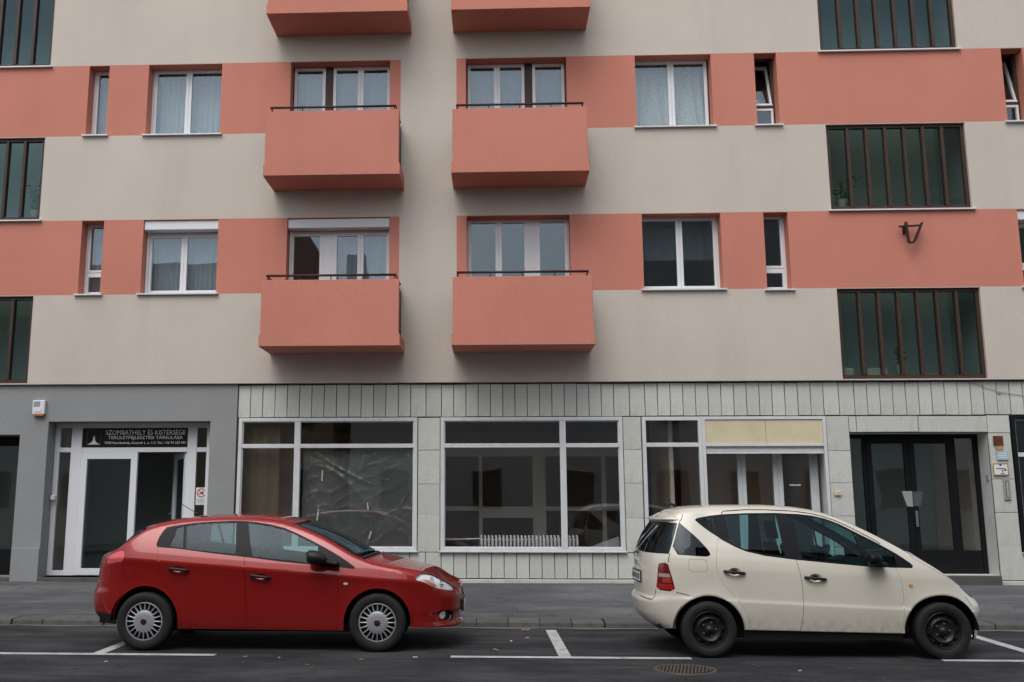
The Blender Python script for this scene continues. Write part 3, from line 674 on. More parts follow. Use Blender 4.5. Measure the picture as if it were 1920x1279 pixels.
for x, z0, z1, tl in ((-3.92, 1.98, 2.16, .0), (-3.99, 1.32, 1.52, .02), (-3.12, 1.50, 1.62, -.02), (-3.10, 1.02, 1.14, .03)):
    b = MB(); b.add([(x, .150, z0), (x + .022, .150, z0), (x + .022 + tl, .150, z1), (x + tl, .150, z1), (x, .153, z0), (x + .022, .153, z0), (x + .022 + tl, .153, z1), (x + tl, .153, z1)],
                    [(0, 1, 2, 3), (7, 6, 5, 4), (0, 4, 5, 1), (1, 5, 6, 2), (2, 6, 7, 3), (3, 7, 4, 0)]); b.build('tape', M['paper'], ps)
# leaning glass sheet
b = MB(); b.add([(-4.62, .35, .9), (-4.40, .40, .9), (-4.36, .60, 2.3), (-4.45, .55, 2.3)], [(0, 1, 2, 3)])
o = b.build('glass_sheet', M['glass_old']); tag(o, 'loose glass sheet leaning behind the mullion of the sheeted shop window', 'glass sheet'); sm = o.modifiers.new('t', 'SOLIDIFY'); sm.thickness = .008
b = MB(); b.add([(.45, .30, .80), (1.12, .24, .80), (1.12, .30, 1.06), (.75, .34, .93)], [(0, 1, 2, 3)])
o = b.build('plastic_sheet', M['film']); tag(o, 'folded heap of plastic film on the sill beside the radiator', 'plastic sheet'); sm = o.modifiers.new('t', 'SOLIDIFY'); sm.thickness = .01

# radiator in the second shop window
ra = empty('radiator', (-.38, .68, .375)); tag(ra, 'white cast iron radiator with many ribs inside the shop window', 'radiator')
fm = MB(); fm.tube([(0, -.07, .45), (0, -.07, 1.0), (0, -.05, 1.045), (0, .05, 1.045), (0, .07, 1.0), (0, .07, .45)], .021, 8); fme = fm.mesh('rib', M['radiator'], smooth=True)
for i in range(27): put('rib', fme, ra, (-1.20 + i * .0632, .68, 0))
b = MB(); b.tube([(-1.22, .68, .99), (.47, .68, .99)], .018, 8); b.tube([(-1.22, .68, .5), (.47, .68, .5)], .018, 8); b.build('header', M['radiator'], ra, smooth=True)
b = MB(); b.tube([(-1.87, .68, .985), (-1.2, .68, 1.0)], .016, 8); b.build('pipe', M['radiator'], ra, smooth=True)
# glazed partition deep in the same shop
pt = empty('partition', (-.3, 3.05, .375)); tag(pt, 'dim grey partition of posts and rails inside the shop behind the radiator', 'partition')
pm = mat('partition_paint', (.80, .78, .72), .7)
for a, c in ((-2.05, -1.98), (-1.28, -1.21), (-.22, .04), (1.14, 1.22)):
    b = MB(); b.box(a, c, 3.0, 3.1, .376, 2.52); b.build('post', pm, pt)
for a, c, z0, z1 in ((-1.98, -1.28, 1.46, 1.54), (-1.21, -.22, 1.32, 1.54), (.04, 1.14, 1.46, 1.54), (1.22, 2.0, 1.46, 1.54), (-2.05, 2.0, 2.521, 2.70)):
    b = MB(); b.box(a, c, 3.01, 3.09, z0, z1); b.build('rail', pm, pt)

# alarm box on the grey wall
al = empty('alarm_siren', (-8.86, .05, 3.1)); tag(al, 'white alarm siren box with an orange lamp on the grey wall', 'alarm')
b = MB(); b.prism([(-8.965, 3.125), (-8.755, 3.125), (-8.75, 3.37), (-8.97, 3.37)], -.02, GY - .002); b.build('housing', M['white'], al, bevel=.012)
b = MB(); b.box(-8.945, -8.835, -.024, -.0205, 3.26, 3.35); b.build('grille', M['plastic_grey'], al)
b = MB(); b.box(-8.93, -8.80, -.028, -.0205, 3.17, 3.235); b.build('badge', M['paper'], al)
b = MB(); b.box(-8.95, -8.77, -.012, GY - .004, 3.095, 3.1245); b.build('lamp', M['orange_lens'], al, bevel=.006)
# office sign above the door
sg = empty('office_sign', (-7.27, .35, 2.57)); tag(sg, 'black office sign with white lettering and square emblem above the glass door', 'sign')
SY = .3745
b = MB(); b.box(-8.21, -6.335, SY, SY + .006, 2.575, 2.91); b.build('board', M['black_sign'], sg)
text('SZOMBATHELY ÉS KISTÉRSÉGE', 1.42, -7.80, SY - .0015, 2.795, M['lettering'], sg, h=.10)
text('TERÜLETFEJLESZTÉSI TÁRSULÁSA', 1.33, -7.755, SY - .0015, 2.70, M['lettering'], sg, h=.088)
text('9700 Szombathely, Kossuth L. u. 1-3. Tel.: +36 94 322 991', 1.44, -7.81, SY - .0015, 2.622, M['lettering'], sg, h=.052)
b = MB(); b.frame(-8.13, -7.885, 2.61, 2.875, SY - .002, SY - .0005, .008); em = b.build('emblem', M['emblem'], sg)
b = MB(); b.prism([(-8.115, 2.625), (-7.90, 2.625), (-7.93, 2.645), (-7.965, 2.66), (-7.985, 2.70), (-7.99, 2.75), (-8.005, 2.785), (-8.02, 2.75), (-8.025, 2.70), (-8.05, 2.66), (-8.085, 2.645)], SY - .0025, SY - .0008); b.build('tower_mark', M['paper'], em)
# no-dogs notice
nd = empty('no_dogs_notice', (-6.05, .35, 1.6)); tag(nd, 'white no-dogs notice with a red barred circle on the glass', 'notice')
b = MB(); b.box(-6.145, -5.955, .366, .371, 1.58, 1.875); b.build('sheet', M['paper'], nd)
b = MB(); n = 40; v = []
for k in range(n):
    a = 2 * math.pi * k / n; v += [(-6.05 + .078 * math.cos(a), .3645, 1.785 + .078 * math.sin(a)), (-6.05 + .060 * math.cos(a), .3645, 1.785 + .060 * math.sin(a))]
b.add(v, [(2 * k, 2 * ((k + 1) % n), 2 * ((k + 1) % n) + 1, 2 * k + 1) for k in range(n)])
b.add([(-6.105, .3642, 1.835), (-6.095, .3642, 1.845), (-5.995, .3642, 1.735), (-6.005, .3642, 1.725)], [(0, 1, 2, 3)]); b.build('barred_circle', M['red_sign'], nd)
b = MB(); y = .3648; b.add([(x, y, z) for x, z in ((-6.095, 1.775), (-6.06, 1.785), (-6.04, 1.81), (-6.01, 1.80), (-6.015, 1.785), (-6.02, 1.755), (-6.03, 1.755), (-6.035, 1.77), (-6.06, 1.768), (-6.07, 1.752), (-6.08, 1.752), (-6.082, 1.768))], [tuple(range(12))]); b.build('dog_mark', M['ink'], nd)
b = MB()
for k in range(4): b.box(-6.125, -5.975 - .02 * (k % 2), .364, .3655, 1.675 - .022 * k, 1.683 - .022 * k)
b.build('print_line', M['plastic_grey'], nd)
# door latch box in the reveal
b = MB(); b.box(-8.672, -8.60, .26, .35, 1.66, 1.74); tag(b.build('door_closer', M['white'], None, bevel=.01), 'small white box on the reveal beside the office entrance frame', 'box')
b = MB(); b.box(-9.30, -9.20, .46, .475, 1.60, 1.78); tag(b.build('paper_notice', M['paper']), 'small white paper on the dark far entrance door beside the grey pillar', 'notice')
# bits around the house entrance
b = MB(); b.box(7.31, 7.47, CY - .018, CY - .008, 2.555, 2.71); o = b.build('wall_plate', M['rust'], None, bevel=.003); tag(o, 'rusted brown metal plate on the pale pillar', 'plate')
b = MB(); b.prism([(7.33, 2.553), (7.465, 2.553), (7.455, 2.45), (7.43, 2.50), (7.405, 2.42), (7.385, 2.50), (7.365, 2.36), (7.35, 2.47)], CY - .0085, CY - .006); b.build('rust_run', M['rustrun'], o)
b = MB(); b.box(7.345, 7.53, CY - .022, CY - .010, 2.315, 2.455); o = b.build('notice', M['paperblue']); tag(o, 'pale blue notice under the rusted plate', 'notice')
b = MB()
for k in range(3): b.box(7.37, 7.505, CY - .0235, CY - .0215, 2.345 + k * .034, 2.357 + k * .034)
b.build('print_line', M['paper'], o)
b = MB(); b.box(7.265, 7.505, CY - .024, CY - .010, 2.065, 2.255); o = b.build('nameplate', M['paper'], None, bevel=.003); tag(o, 'white nameplate with an orange edge on the pale pillar', 'nameplate')
b = MB(); b.frame(7.262, 7.508, 2.062, 2.258, CY - .027, CY - .0225, .014); b.build('edge', M['gold'], o)
b = MB(); b.box(7.31, 7.46, CY - .0255, CY - .0235, 2.165, 2.178); b.box(7.40, 7.425, CY - .0255, CY - .0235, 2.125, 2.15); b.box(7.44, 7.475, CY - .0255, CY - .0235, 2.135, 2.16); b.box(7.38, 7.44, CY - .0255, CY - .0235, 2.085, 2.10)
b.prism([(7.36, 2.24), (7.41, 2.24), (7.395, 2.215), (7.375, 2.215)], CY - .0255, CY - .0235); b.build('print', M['ink'], o)
o = empty('intercom', (7.455, CY, 1.67)); tag(o, 'slim dark intercom panel with a column of buttons', 'intercom')
b = MB(); b.box(7.405, 7.51, CY - .03, CY - .008, 1.665, 2.005); b.build('panel', M['plastic_grey'], o, bevel=.004)
b = MB(); b.box(7.435, 7.48, CY - .0335, CY - .0305, 1.70, 1.97); b.build('face', M['ink'], o)
for k in range(9): MB().box(7.443, 7.472, CY - .038, CY - .034, 1.712 + k * .028, 1.732 + k * .028).build('button', M['cream'], o)
b = MB(); b.box(7.216, 7.234, .15, .24, 1.985, 2.075); tag(b.build('switch_plate', M['plastic_grey']), 'small grey switch box on the reveal of the dark house entrance', 'switch')
b = MB(); b.box(4.66, 4.77, CY - .035, CY - .005, 1.735, 1.81); o = b.build('bell_box', M['cream'], None, bevel=.006); tag(o, 'small cream bell box on the pale slabs beside the roller shutter doorway', 'bell')
MB().box(4.70, 4.73, CY - .041, CY - .036, 1.76, 1.785).build('button', M['pot'], o)
b = MB(); b.prism([(5.90, 1.81), (6.07, 1.81), (6.07, 1.55), (5.97, 1.555)], EY - .018, EY - .013); tag(b.build('paper_notice', mat('paper_aged', (.30, .31, .31), .7)), 'creased white paper taped on the dark house door beside the pull handle', 'notice')
b = MB(); b.prism([(6.08, 1.80), (6.25, 1.805), (6.20, 1.565), (6.085, 1.56)], EY - .017, EY - .0125); tag(b.build('paper_notice', mat('paper_dark', (.075, .08, .09), .6)), 'grey paper on the dark house door above the pull handle', 'notice')
b = MB(); b.box(4.04, 4.25, DY + .018, DY + .0225, 1.88, 1.942); o = b.build('door_sticker', M['ink']); tag(o, 'dark strip sticker with white print on the recessed shop door pane', 'sticker')
b = MB()
for k in range(7): b.box(4.05 + k * .028, 4.068 + k * .028 + (k % 3) * .003, DY + .016, DY + .0176, 1.898, 1.927)
b.build('print', M['paper'], o)
for o in set(bpy.data.objects) - gf0:
    if o.parent is None: o.location = (o.location.x - .036, o.location.y, o.location.z - .008)
# iron bracket on the terracotta band
o = empty('flag_bracket', (6.1, 0, 5.96)); tag(o, 'rusty black iron flag bracket on the terracotta wall between stair windows', 'bracket')
MB().prism([(5.945, 6.252), (6.30, 6.268), (6.30, 6.296), (5.945, 6.28)], -.13, -.09).build('crossbar', M['rail'], o)
MB().prism([(6.042, 6.34), (6.078, 6.34), (6.098, 6.02), (6.125, 5.985), (6.11, 5.96), (6.068, 5.99)], -.15, -.10).build('socket', M['rail'], o)
MB().prism([(6.31, 6.325), (6.35, 6.335), (6.21, 6.02), (6.16, 5.96), (6.11, 5.962), (6.14, 5.988), (6.172, 6.03)], -.152, -.105).build('arm', M['rail'], o)
b = MB(); b.box(6.04, 6.09, -.03, -.001, 6.16, 6.30); b.box(6.055, 6.075, -.10, -.03, 6.25, 6.275); b.build('wall_plate', M['rail'], o)
# loose cable on the slabs
b = MB(); b.tube([(7.02, CY - .012, 3.60), (7.2, CY - .014, 3.52), (7.45, CY - .014, 3.44), (7.9, CY - .013, 3.36)], .004, 5); b.box(7.42, 7.47, CY - .02, CY - .006, 3.41, 3.44)
tag(b.build('cable', M['plastic_grey']), 'thin loose cable sagging across the pale slabs above the nameplates', 'cable')

# plants on the stair landings
def plant(x, z, label, n, hgt, spread, flowers=None, nf=0, y=.27, potw=.10, grass=False):
    r = random.Random(hash(label) % 1000 if False else int(x * 100) + n)
    p = empty('potted_plant', (x, y, z)); tag(p, label, 'plant')
    b = MB(); b.lathe([(0, 0), (potw * .7, 0), (potw, .16), (potw * .92, .16), (potw * .85, .13), (0, .13)], 20, 'z', (x, y, z)); b.build('pot', M['pot'], p, smooth=True, angle=40)
    lv, fl, st = MB(), MB(), MB()
    for k in range(n):
        a = r.uniform(0, 6.28); rr = spread * r.uniform(.2, 1); h = hgt * r.uniform(.45, 1)
        tip = Vector((x + rr * math.cos(a), y + min(.25, abs(.4 * rr * math.sin(a))) * (1 if math.sin(a) > 0 else -.5), z + .13 + h)); base = Vector((x + .02 * math.cos(a), y + .02 * math.sin(a), z + .13))
        mid = base.lerp(tip, .5) + Vector((0, 0, .12 * h))
        st.tube([base, mid, tip], .004, 5)
        m_ = 3 if grass else 7
        for q in range(m_):
            c = base.lerp(mid, 2 * q / m_) if q < m_ / 2 else mid.lerp(tip, 2 * q / m_ - 1)
            d = Vector((r.uniform(-1, 1), r.uniform(-.5, .5), r.uniform(-.3, .8))).normalized(); ln = (.16 if grass else .07) * r.uniform(.7, 1.3); sd = d.cross(Vector((.2, 1, .1))).normalized() * ln * (.10 if grass else .38)
            lv.add([c, c + d * ln * .5 + sd, c + d * ln, c + d * ln * .5 - sd], [(0, 1, 2, 3)])
        if flowers and k < nf:
            for q in range(9):
                d = Vector((r.uniform(-1, 1), r.uniform(-1, .4), r.uniform(-.6, 1))).normalized() * .032; sd = d.cross(Vector((.3, .9, .2))).normalized() * .02
                fl.add([tip, tip + d * .6 + sd, tip + d, tip + d * .6 - sd], [(0, 1, 2, 3)])
    st.build('stem', M['leaf'], p); tag(lv.build('foliage', M['leaf'], p, fix=False), kind='stuff')
    if flowers: tag(fl.build('blossom', M[flowers], p, fix=False), kind='stuff')
plant(-9.35, 6.70, 'pink flowering potted plant behind the stair window glass', 13, .62, .26, 'flower', 11)
plant(5.15, 6.70, 'long-leaved potted plant in the stair window above the iron bracket', 12, .55, .42, grass=True)
plant(5.95, 3.76, 'small red flowering plant in the lowest stair window over the house entrance', 5, .36, .16, 'redflower', 3)
for x, wd, lab in ((5.02, .26, 'low white planter box at the wall end of the lowest stair window'), (5.55, .34, 'low white planter box beside the red flower in the stair window')):
    b = MB(); b.box(x - wd / 2, x + wd / 2, .27, .42, 3.75, 3.88); o = b.build('planter_box', M['pot'], None, bevel=.01); tag(o, lab, 'planter')
    MB().box(x - wd / 2 + .015, x + wd / 2 - .015, .285, .405, 3.881, 3.886).build('soil', M['wood_floor'], o)

# litter on the road
def leaf(x, y, z, s, a, m, label, cat, group):
    b = MB(); c, sn = math.cos(a), math.sin(a)
    pts = [(-.5, 0, .004), (-.2, .28, .03), (.15, .32, .012), (.5, 0, .035), (.15, -.3, .008), (-.2, -.26, .022), (0, 0, .018)]
    b.add([(x + s * (p * c - q * sn), y + s * (p * sn + q * c), z + r * s * 4) for p, q, r in pts], [(0, 1, 6), (1, 2, 6), (2, 3, 6), (3, 4, 6), (4, 5, 6), (5, 0, 6)])
    tag(b.build(cat.replace(' ', '_'), m, smooth=True), label, cat, group)
for x, y, s, a in ((-.62, -3.70, .13, .4), (-1.0, -5.42, .10, 2.0), (-3.65, -6.02, .06, 1), (-2.4, -6.15, .06, .3), (-2.9, -6.5, .05, 2.5), (1.25, -3.6, .07, 1.1)):
    leaf(x, y, .006, s, a, M['dryleaf'], 'dry brown leaf lying on the asphalt', 'fallen leaf', 'dry leaves on the road')
for x, y, s, a in ((-.62, -4.4, .05, .3), (-.82, -4.7, .05, 1.3), (-1.85, -5.98, .06, .4), (1.95, -6.65, .04, .3), (-3.28, -6.06, .035, .2), (-5.0, -6.4, .04, .9)):
    leaf(x, y, .006, s, a, M['paper'], 'scrap of white paper lying on the asphalt', 'paper scrap', 'paper scraps on the road')

# ------------------------------------------------------------------ houses across the street (seen mirrored in the panes)
def house(x0, x1, yf, dep, eaves, ridge, hipl, hipr, wallm, label, chim=(), wins=True):
    h = empty('house', ((x0 + x1) / 2, yf, 0)); tag(h, label, 'house')
    yb = yf - dep; ym = (yf + yb) / 2
    b = MB(); b.box(x0, x1, yb, yf, .1, eaves); b.build('wall', wallm, h)
    e = .5; b = MB()
    v = [(x0 - e, yf + e, eaves - .1), (x1 + e, yf + e, eaves - .1), (x1 + e, yb - e, eaves - .1), (x0 - e, yb - e, eaves - .1), (x0 + hipl, ym, ridge), (x1 - hipr, ym, ridge)]
    b.add(v, [(0, 1, 5, 4), (1, 2, 5), (2, 3, 4, 5), (3, 0, 4), (3, 2, 1, 0)]); rf = b.build('roof', M['tile'], h)
    for cx, cy, zt in chim:
        MB().box(cx - .4, cx + .4, ym + cy - .35, ym + cy + .35, eaves, zt).build('chimney', M['oldwall'], rf)
    if wins:
        n = int((x1 - x0) / 2.6)
        for k in range(n):
            for z in range(int((eaves - 1.5) / 3)):
                x = x0 + (x1 - x0) * (k + .5) / n; zb = 1.3 + z * 3
                f = MB().frame(x - .6, x + .6, zb, zb + 1.5, yf + .002, yf + .06, .07).build('window', wallm, h)
                MB().box(x - .53, x + .53, yf + .004, yf + .012, zb + .07, zb + 1.43).build('pane', M['navy'], f)
house(-32.6, -12.2, -18.6, 10, 8.4, 11.8, 0, 0, M['oldwall'], 'long house with a red tiled roof across the street mirrored in the windows')
house(-12.0, -6.8, -18.6, 10, 8.8, 13.1, 2.2, 2.2, mat('house_wall_ochre', (.38, .27, .15), .9), 'narrow ochre house with a hipped tiled roof across the street', chim=((-6.6, 1.2, 11.7),))
house(-6.2, 3.6, -18.6, 9, 6.2, 8.6, 0, 0, mat('house_wall_pale', (.55, .53, .48), .9), 'low pale house across the street between taller roofs')
house(4.0, 25, -18.6, 11, 12.5, 17.6, 2.5, 4, mat('house_wall_grey', (.48, .48, .44), .9), 'tall grey house with a steep tiled roof across the street')

# ------------------------------------------------------------------ cars
def lerp_table(T,x):
    if x<=T[0][0]: return T[0][1]
    for (a,b),(c,d) in zip(T,T[1:]):
        if x<=c: return b+(d-b)*(x-a)/(c-a)
    return T[-1][1]
def smooth_table(T,x):
    # monotone-ish cubic through the table points
    n=len(T)
    if x<=T[0][0]: return T[0][1]
    if x>=T[-1][0]: return T[-1][1]
    for i in range(n-1):
        if x<=T[i+1][0]: break
    h=T[i+1][0]-T[i][0]; s=(T[i+1][1]-T[i][1])/h
    def m(k):
        if k==0: return (T[1][1]-T[0][1])/(T[1][0]-T[0][0])
        if k==n-1: return (T[-1][1]-T[-2][1])/(T[-1][0]-T[-2][0])
        a=(T[k][1]-T[k-1][1])/(T[k][0]-T[k-1][0]); b=(T[k+1][1]-T[k][1])/(T[k+1][0]-T[k][0])
        return 0 if a*b<=0 else 2*a*b/(a+b)
    t=(x-T[i][0])/h; m0,m1=m(i)*h,m(i+1)*h
    return (2*t**3-3*t*t+1)*T[i][1]+(t**3-2*t*t+t)*m0+(-2*t**3+3*t*t)*T[i+1][1]+(t**3-t*t)*m1
class CarSurf:
    """side sheet of a car, unrolled: u runs along the plan outline from the front centre
    round the near flank (y<0) to the rear centre, z is height"""
    def __init__(s,d):
        s.d=d; pts=[]
        xa,xf,nf=d['front']; xb,xr,nr=d['rear']; hw=d['hw']
        N=120
        for i in range(N+1):
            th=math.pi/2*(1-i/N); pts.append((xa+(xf-xa)*math.sin(th)**(2/nf), -d['hwf']*math.cos(th)**(2/nf)))
        for i in range(1,60):
            t=i/60; x=xa+(xb-xa)*t
            a=d['hwf']+(d['hwr']-d['hwf'])*t; b=4*t*(1-t)*(hw-(d['hwf']+d['hwr'])/2)
            pts.append((x,-(a+b)))
        for i in range(N+1):
            th=math.pi/2*i/N; pts.append((xb+(xr-xb)*math.sin(th)**(2/nr), -d['hwr']*math.cos(th)**(2/nr)))
        s.p=pts; s.u=[0.]
        for a,b in zip(pts,pts[1:]): s.u.append(s.u[-1]+math.dist(a,b))
        s.U=s.u[-1]; n=len(pts); s.nrm=[]
        for i in range(n):
            a=pts[max(i-2,0)];b=pts[min(i+2,n-1)]
            dx,dy=b[0]-a[0],b[1]-a[1]; l=math.hypot(dx,dy)
            s.nrm.append((-dy/l,dx/l))
        s.nrm[0]=(1,0); s.nrm[-1]=(-1,0)
    def plan(s,u):
        u=min(max(u,0),s.U); lo,hi=0,len(s.u)-1
        while hi-lo>1:
            m=(lo+hi)//2
            if s.u[m]<=u: lo=m
            else: hi=m
        t=(u-s.u[lo])/(s.u[hi]-s.u[lo]+1e-9)
        f=lambda A:tuple(A[lo][k]+(A[hi][k]-A[lo][k])*t for k in (0,1))
        return f(s.p),f(s.nrm)
    def ztop(s,u): return smooth_table(s.d['top'],u) if 'top' in s.d else 9
    def inset(s,u,z,x,nx,ny):
        d=s.d
        zc=d['crease'][0]+d['crease'][1]*x
        i=smooth_table(d['side'],z-zc)*ny*ny
        if nx>0: i+=smooth_table(d['fins'],z)*nx*nx
        else: i+=smooth_table(d['rins'],z)*nx*nx
        for ax,az,R in d['arch']:
            r=math.hypot(x-ax,z-az)-R
            if r<.14 and abs(ny)>.3: i-=d['flare']*max(0,1-max(r,0)/.14)**2*ny*ny
        zt=s.ztop(u); r=d.get('fillet',.05)
        k=(z-(zt-r))/r
        if k>0: k=min(k,1); i+=r*.9*(1-math.sqrt(max(0,1-k*k)))*(1 if abs(ny)>.5 else abs(ny)+.3)
        return i
    def pt(s,u,z,off=0.):
        (x,y),(nx,ny)=s.plan(u)
        i=s.inset(u,z,x,nx,ny)-off
        px,py=x-nx*i,y-ny*i
        return (px,min(py,0),z)
FIAT=dict(front=(2.72,3.535,2.5),rear=(-.05,-.80,2.6),hw=.892,hwf=.872,hwr=.875,crease=(.965,-.073),flare=.008,
  side=[(-.85,.10),(-.72,.07),(-.6,.048),(-.45,.036),(-.3,.028),(-.15,.018),(-.02,.004),(0,0),(.03,.009),(.1,.034),(.2,.078),(.35,.158),(.5,.25),(.6,.32)],
  fins=[(.2,.14),(.23,.04),(.27,.012),(.3,.045),(.38,.045),(.42,.012),(.55,.012),(.64,.022),(.68,.04),(.72,.06),(.78,.12),(.85,.2)],
  rins=[(.25,.17),(.3,.10),(.4,.02),(.5,0),(.6,.005),(.68,.035),(.8,.05),(.9,.06),(1.0,.10),(1.1,.17),(1.3,.3)],
  arch=[(0,.315,.375),(2.6,.315,.365)],fillet=.045)
ACL=dict(front=(2.25,3.03,2.8),rear=(.05,-.675,3.0),hw=.862,hwf=.845,hwr=.825,crease=(.602,-.043),flare=.012,
  side=[(-.45,.06),(-.3,.028),(-.1,.006),(-.005,0),(.028,.013),(.1,.014),(.3,.02),(.4,.036),(.5,.07),(.6,.112),(.75,.178),(.88,.24),(.95,.28),(1.0,.33)],
  fins=[(.17,.11),(.2,.06),(.29,.028),(.38,.022),(.44,.003),(.5,0),(.575,.037),(.63,.09),(.66,.12),(.75,.22),(.87,.38)],
  rins=[(.24,.25),(.31,.10),(.35,.06),(.44,.017),(.57,0),(.615,.033),(.75,.03),(.95,.04),(1.08,.062),(1.23,.118),(1.35,.197),(1.42,.25),(1.5,.31)],
  arch=[(0,.29,.36),(2.423,.29,.36)],fillet=.05)
FIAT['top'] = [(0, .70), (.2, .708), (.4, .722), (.55, .738), (.7, .778), (.85, .832), (1.0, .857), (1.1, .870), (1.32, .907), (1.548, .952), (1.697, 1.004), (1.815, 1.056), (1.956, 1.134),
               (2.113, 1.218), (2.278, 1.290), (2.49, 1.366), (2.7, 1.418), (2.94, 1.442), (3.17, 1.449), (3.47, 1.442), (3.7, 1.428), (3.92, 1.398), (4.07, 1.365), (4.16, 1.33), (4.3, 1.245), (4.423, 1.165),
               (4.517, 1.098), (4.60, 1.065), (4.75, 1.045), (5.0, 1.04), (5.491, 1.04)]
ACL['top'] = [(0, .655), (.4, .655), (.59, .664), (.757, .695), (.924, .770), (1.119, .885), (1.313, 1.000), (1.501, 1.120), (1.688, 1.231), (1.883, 1.336), (2.112, 1.447), (2.251, 1.492), (2.383, 1.525),
              (2.598, 1.550), (2.89, 1.562), (3.377, 1.560), (3.71, 1.543), (3.95, 1.513), (4.2, 1.48), (4.45, 1.46), (4.897, 1.45)]
def inpoly(p, poly):
    x, y = p; c = False; j = len(poly) - 1
    for i in range(len(poly)):
        xi, yi = poly[i]; xj, yj = poly[j]
        if (yi > y) != (yj > y) and x < (xj - xi) * (y - yi) / (yj - yi) + xi: c = not c
        j = i
    return c
def dens(poly, st, closed=True):
    o = []; n = len(poly)
    for i in range(n if closed else n - 1):
        a, b_ = poly[i], poly[(i + 1) % n]; k = max(1, int(math.dist(a, b_) / st))
        o += [(a[0] + (b_[0] - a[0]) * t / k, a[1] + (b_[1] - a[1]) * t / k) for t in range(k)]
    if not closed: o.append(poly[-1])
    return o
def area(p): return sum(p[i][0] * p[(i + 1) % len(p)][1] - p[(i + 1) % len(p)][0] * p[i][1] for i in range(len(p))) / 2
def shrink(poly, d):
    s = 1 if area(poly) > 0 else -1; n = len(poly); o = []
    for i in range(n):
        a, b_, c = poly[i - 1], poly[i], poly[(i + 1) % n]
        def nr(p, q):
            dx, dy = q[0] - p[0], q[1] - p[1]; l = math.hypot(dx, dy) + 1e-9; return (-dy / l * s, dx / l * s)
        n1, n2 = nr(a, b_), nr(b_, c); mx, my = n1[0] + n2[0], n1[1] + n2[1]; l2 = mx * mx + my * my
        k = 2 / max(l2, .6); o.append((b_[0] + mx * d * k / 2 * 1.0, b_[1] + my * d * k / 2))
    return o
def rnd(poly, it=2):
    for _ in range(it):
        o = []
        for i in range(len(poly)):
            a, b_ = poly[i], poly[(i + 1) % len(poly)]
            o += [(a[0] * .75 + b_[0] * .25, a[1] * .75 + b_[1] * .25), (a[0] * .25 + b_[0] * .75, a[1] * .25 + b_[1] * .75)]
        poly = o
    return poly
def circ(u, z, a, b_, t0=0, t1=360, n=40): return [(u + a * math.cos(R(t0 + (t1 - t0) * k / n)), z + b_ * math.sin(R(t0 + (t1 - t0) * k / n))) for k in range(n + 1)]
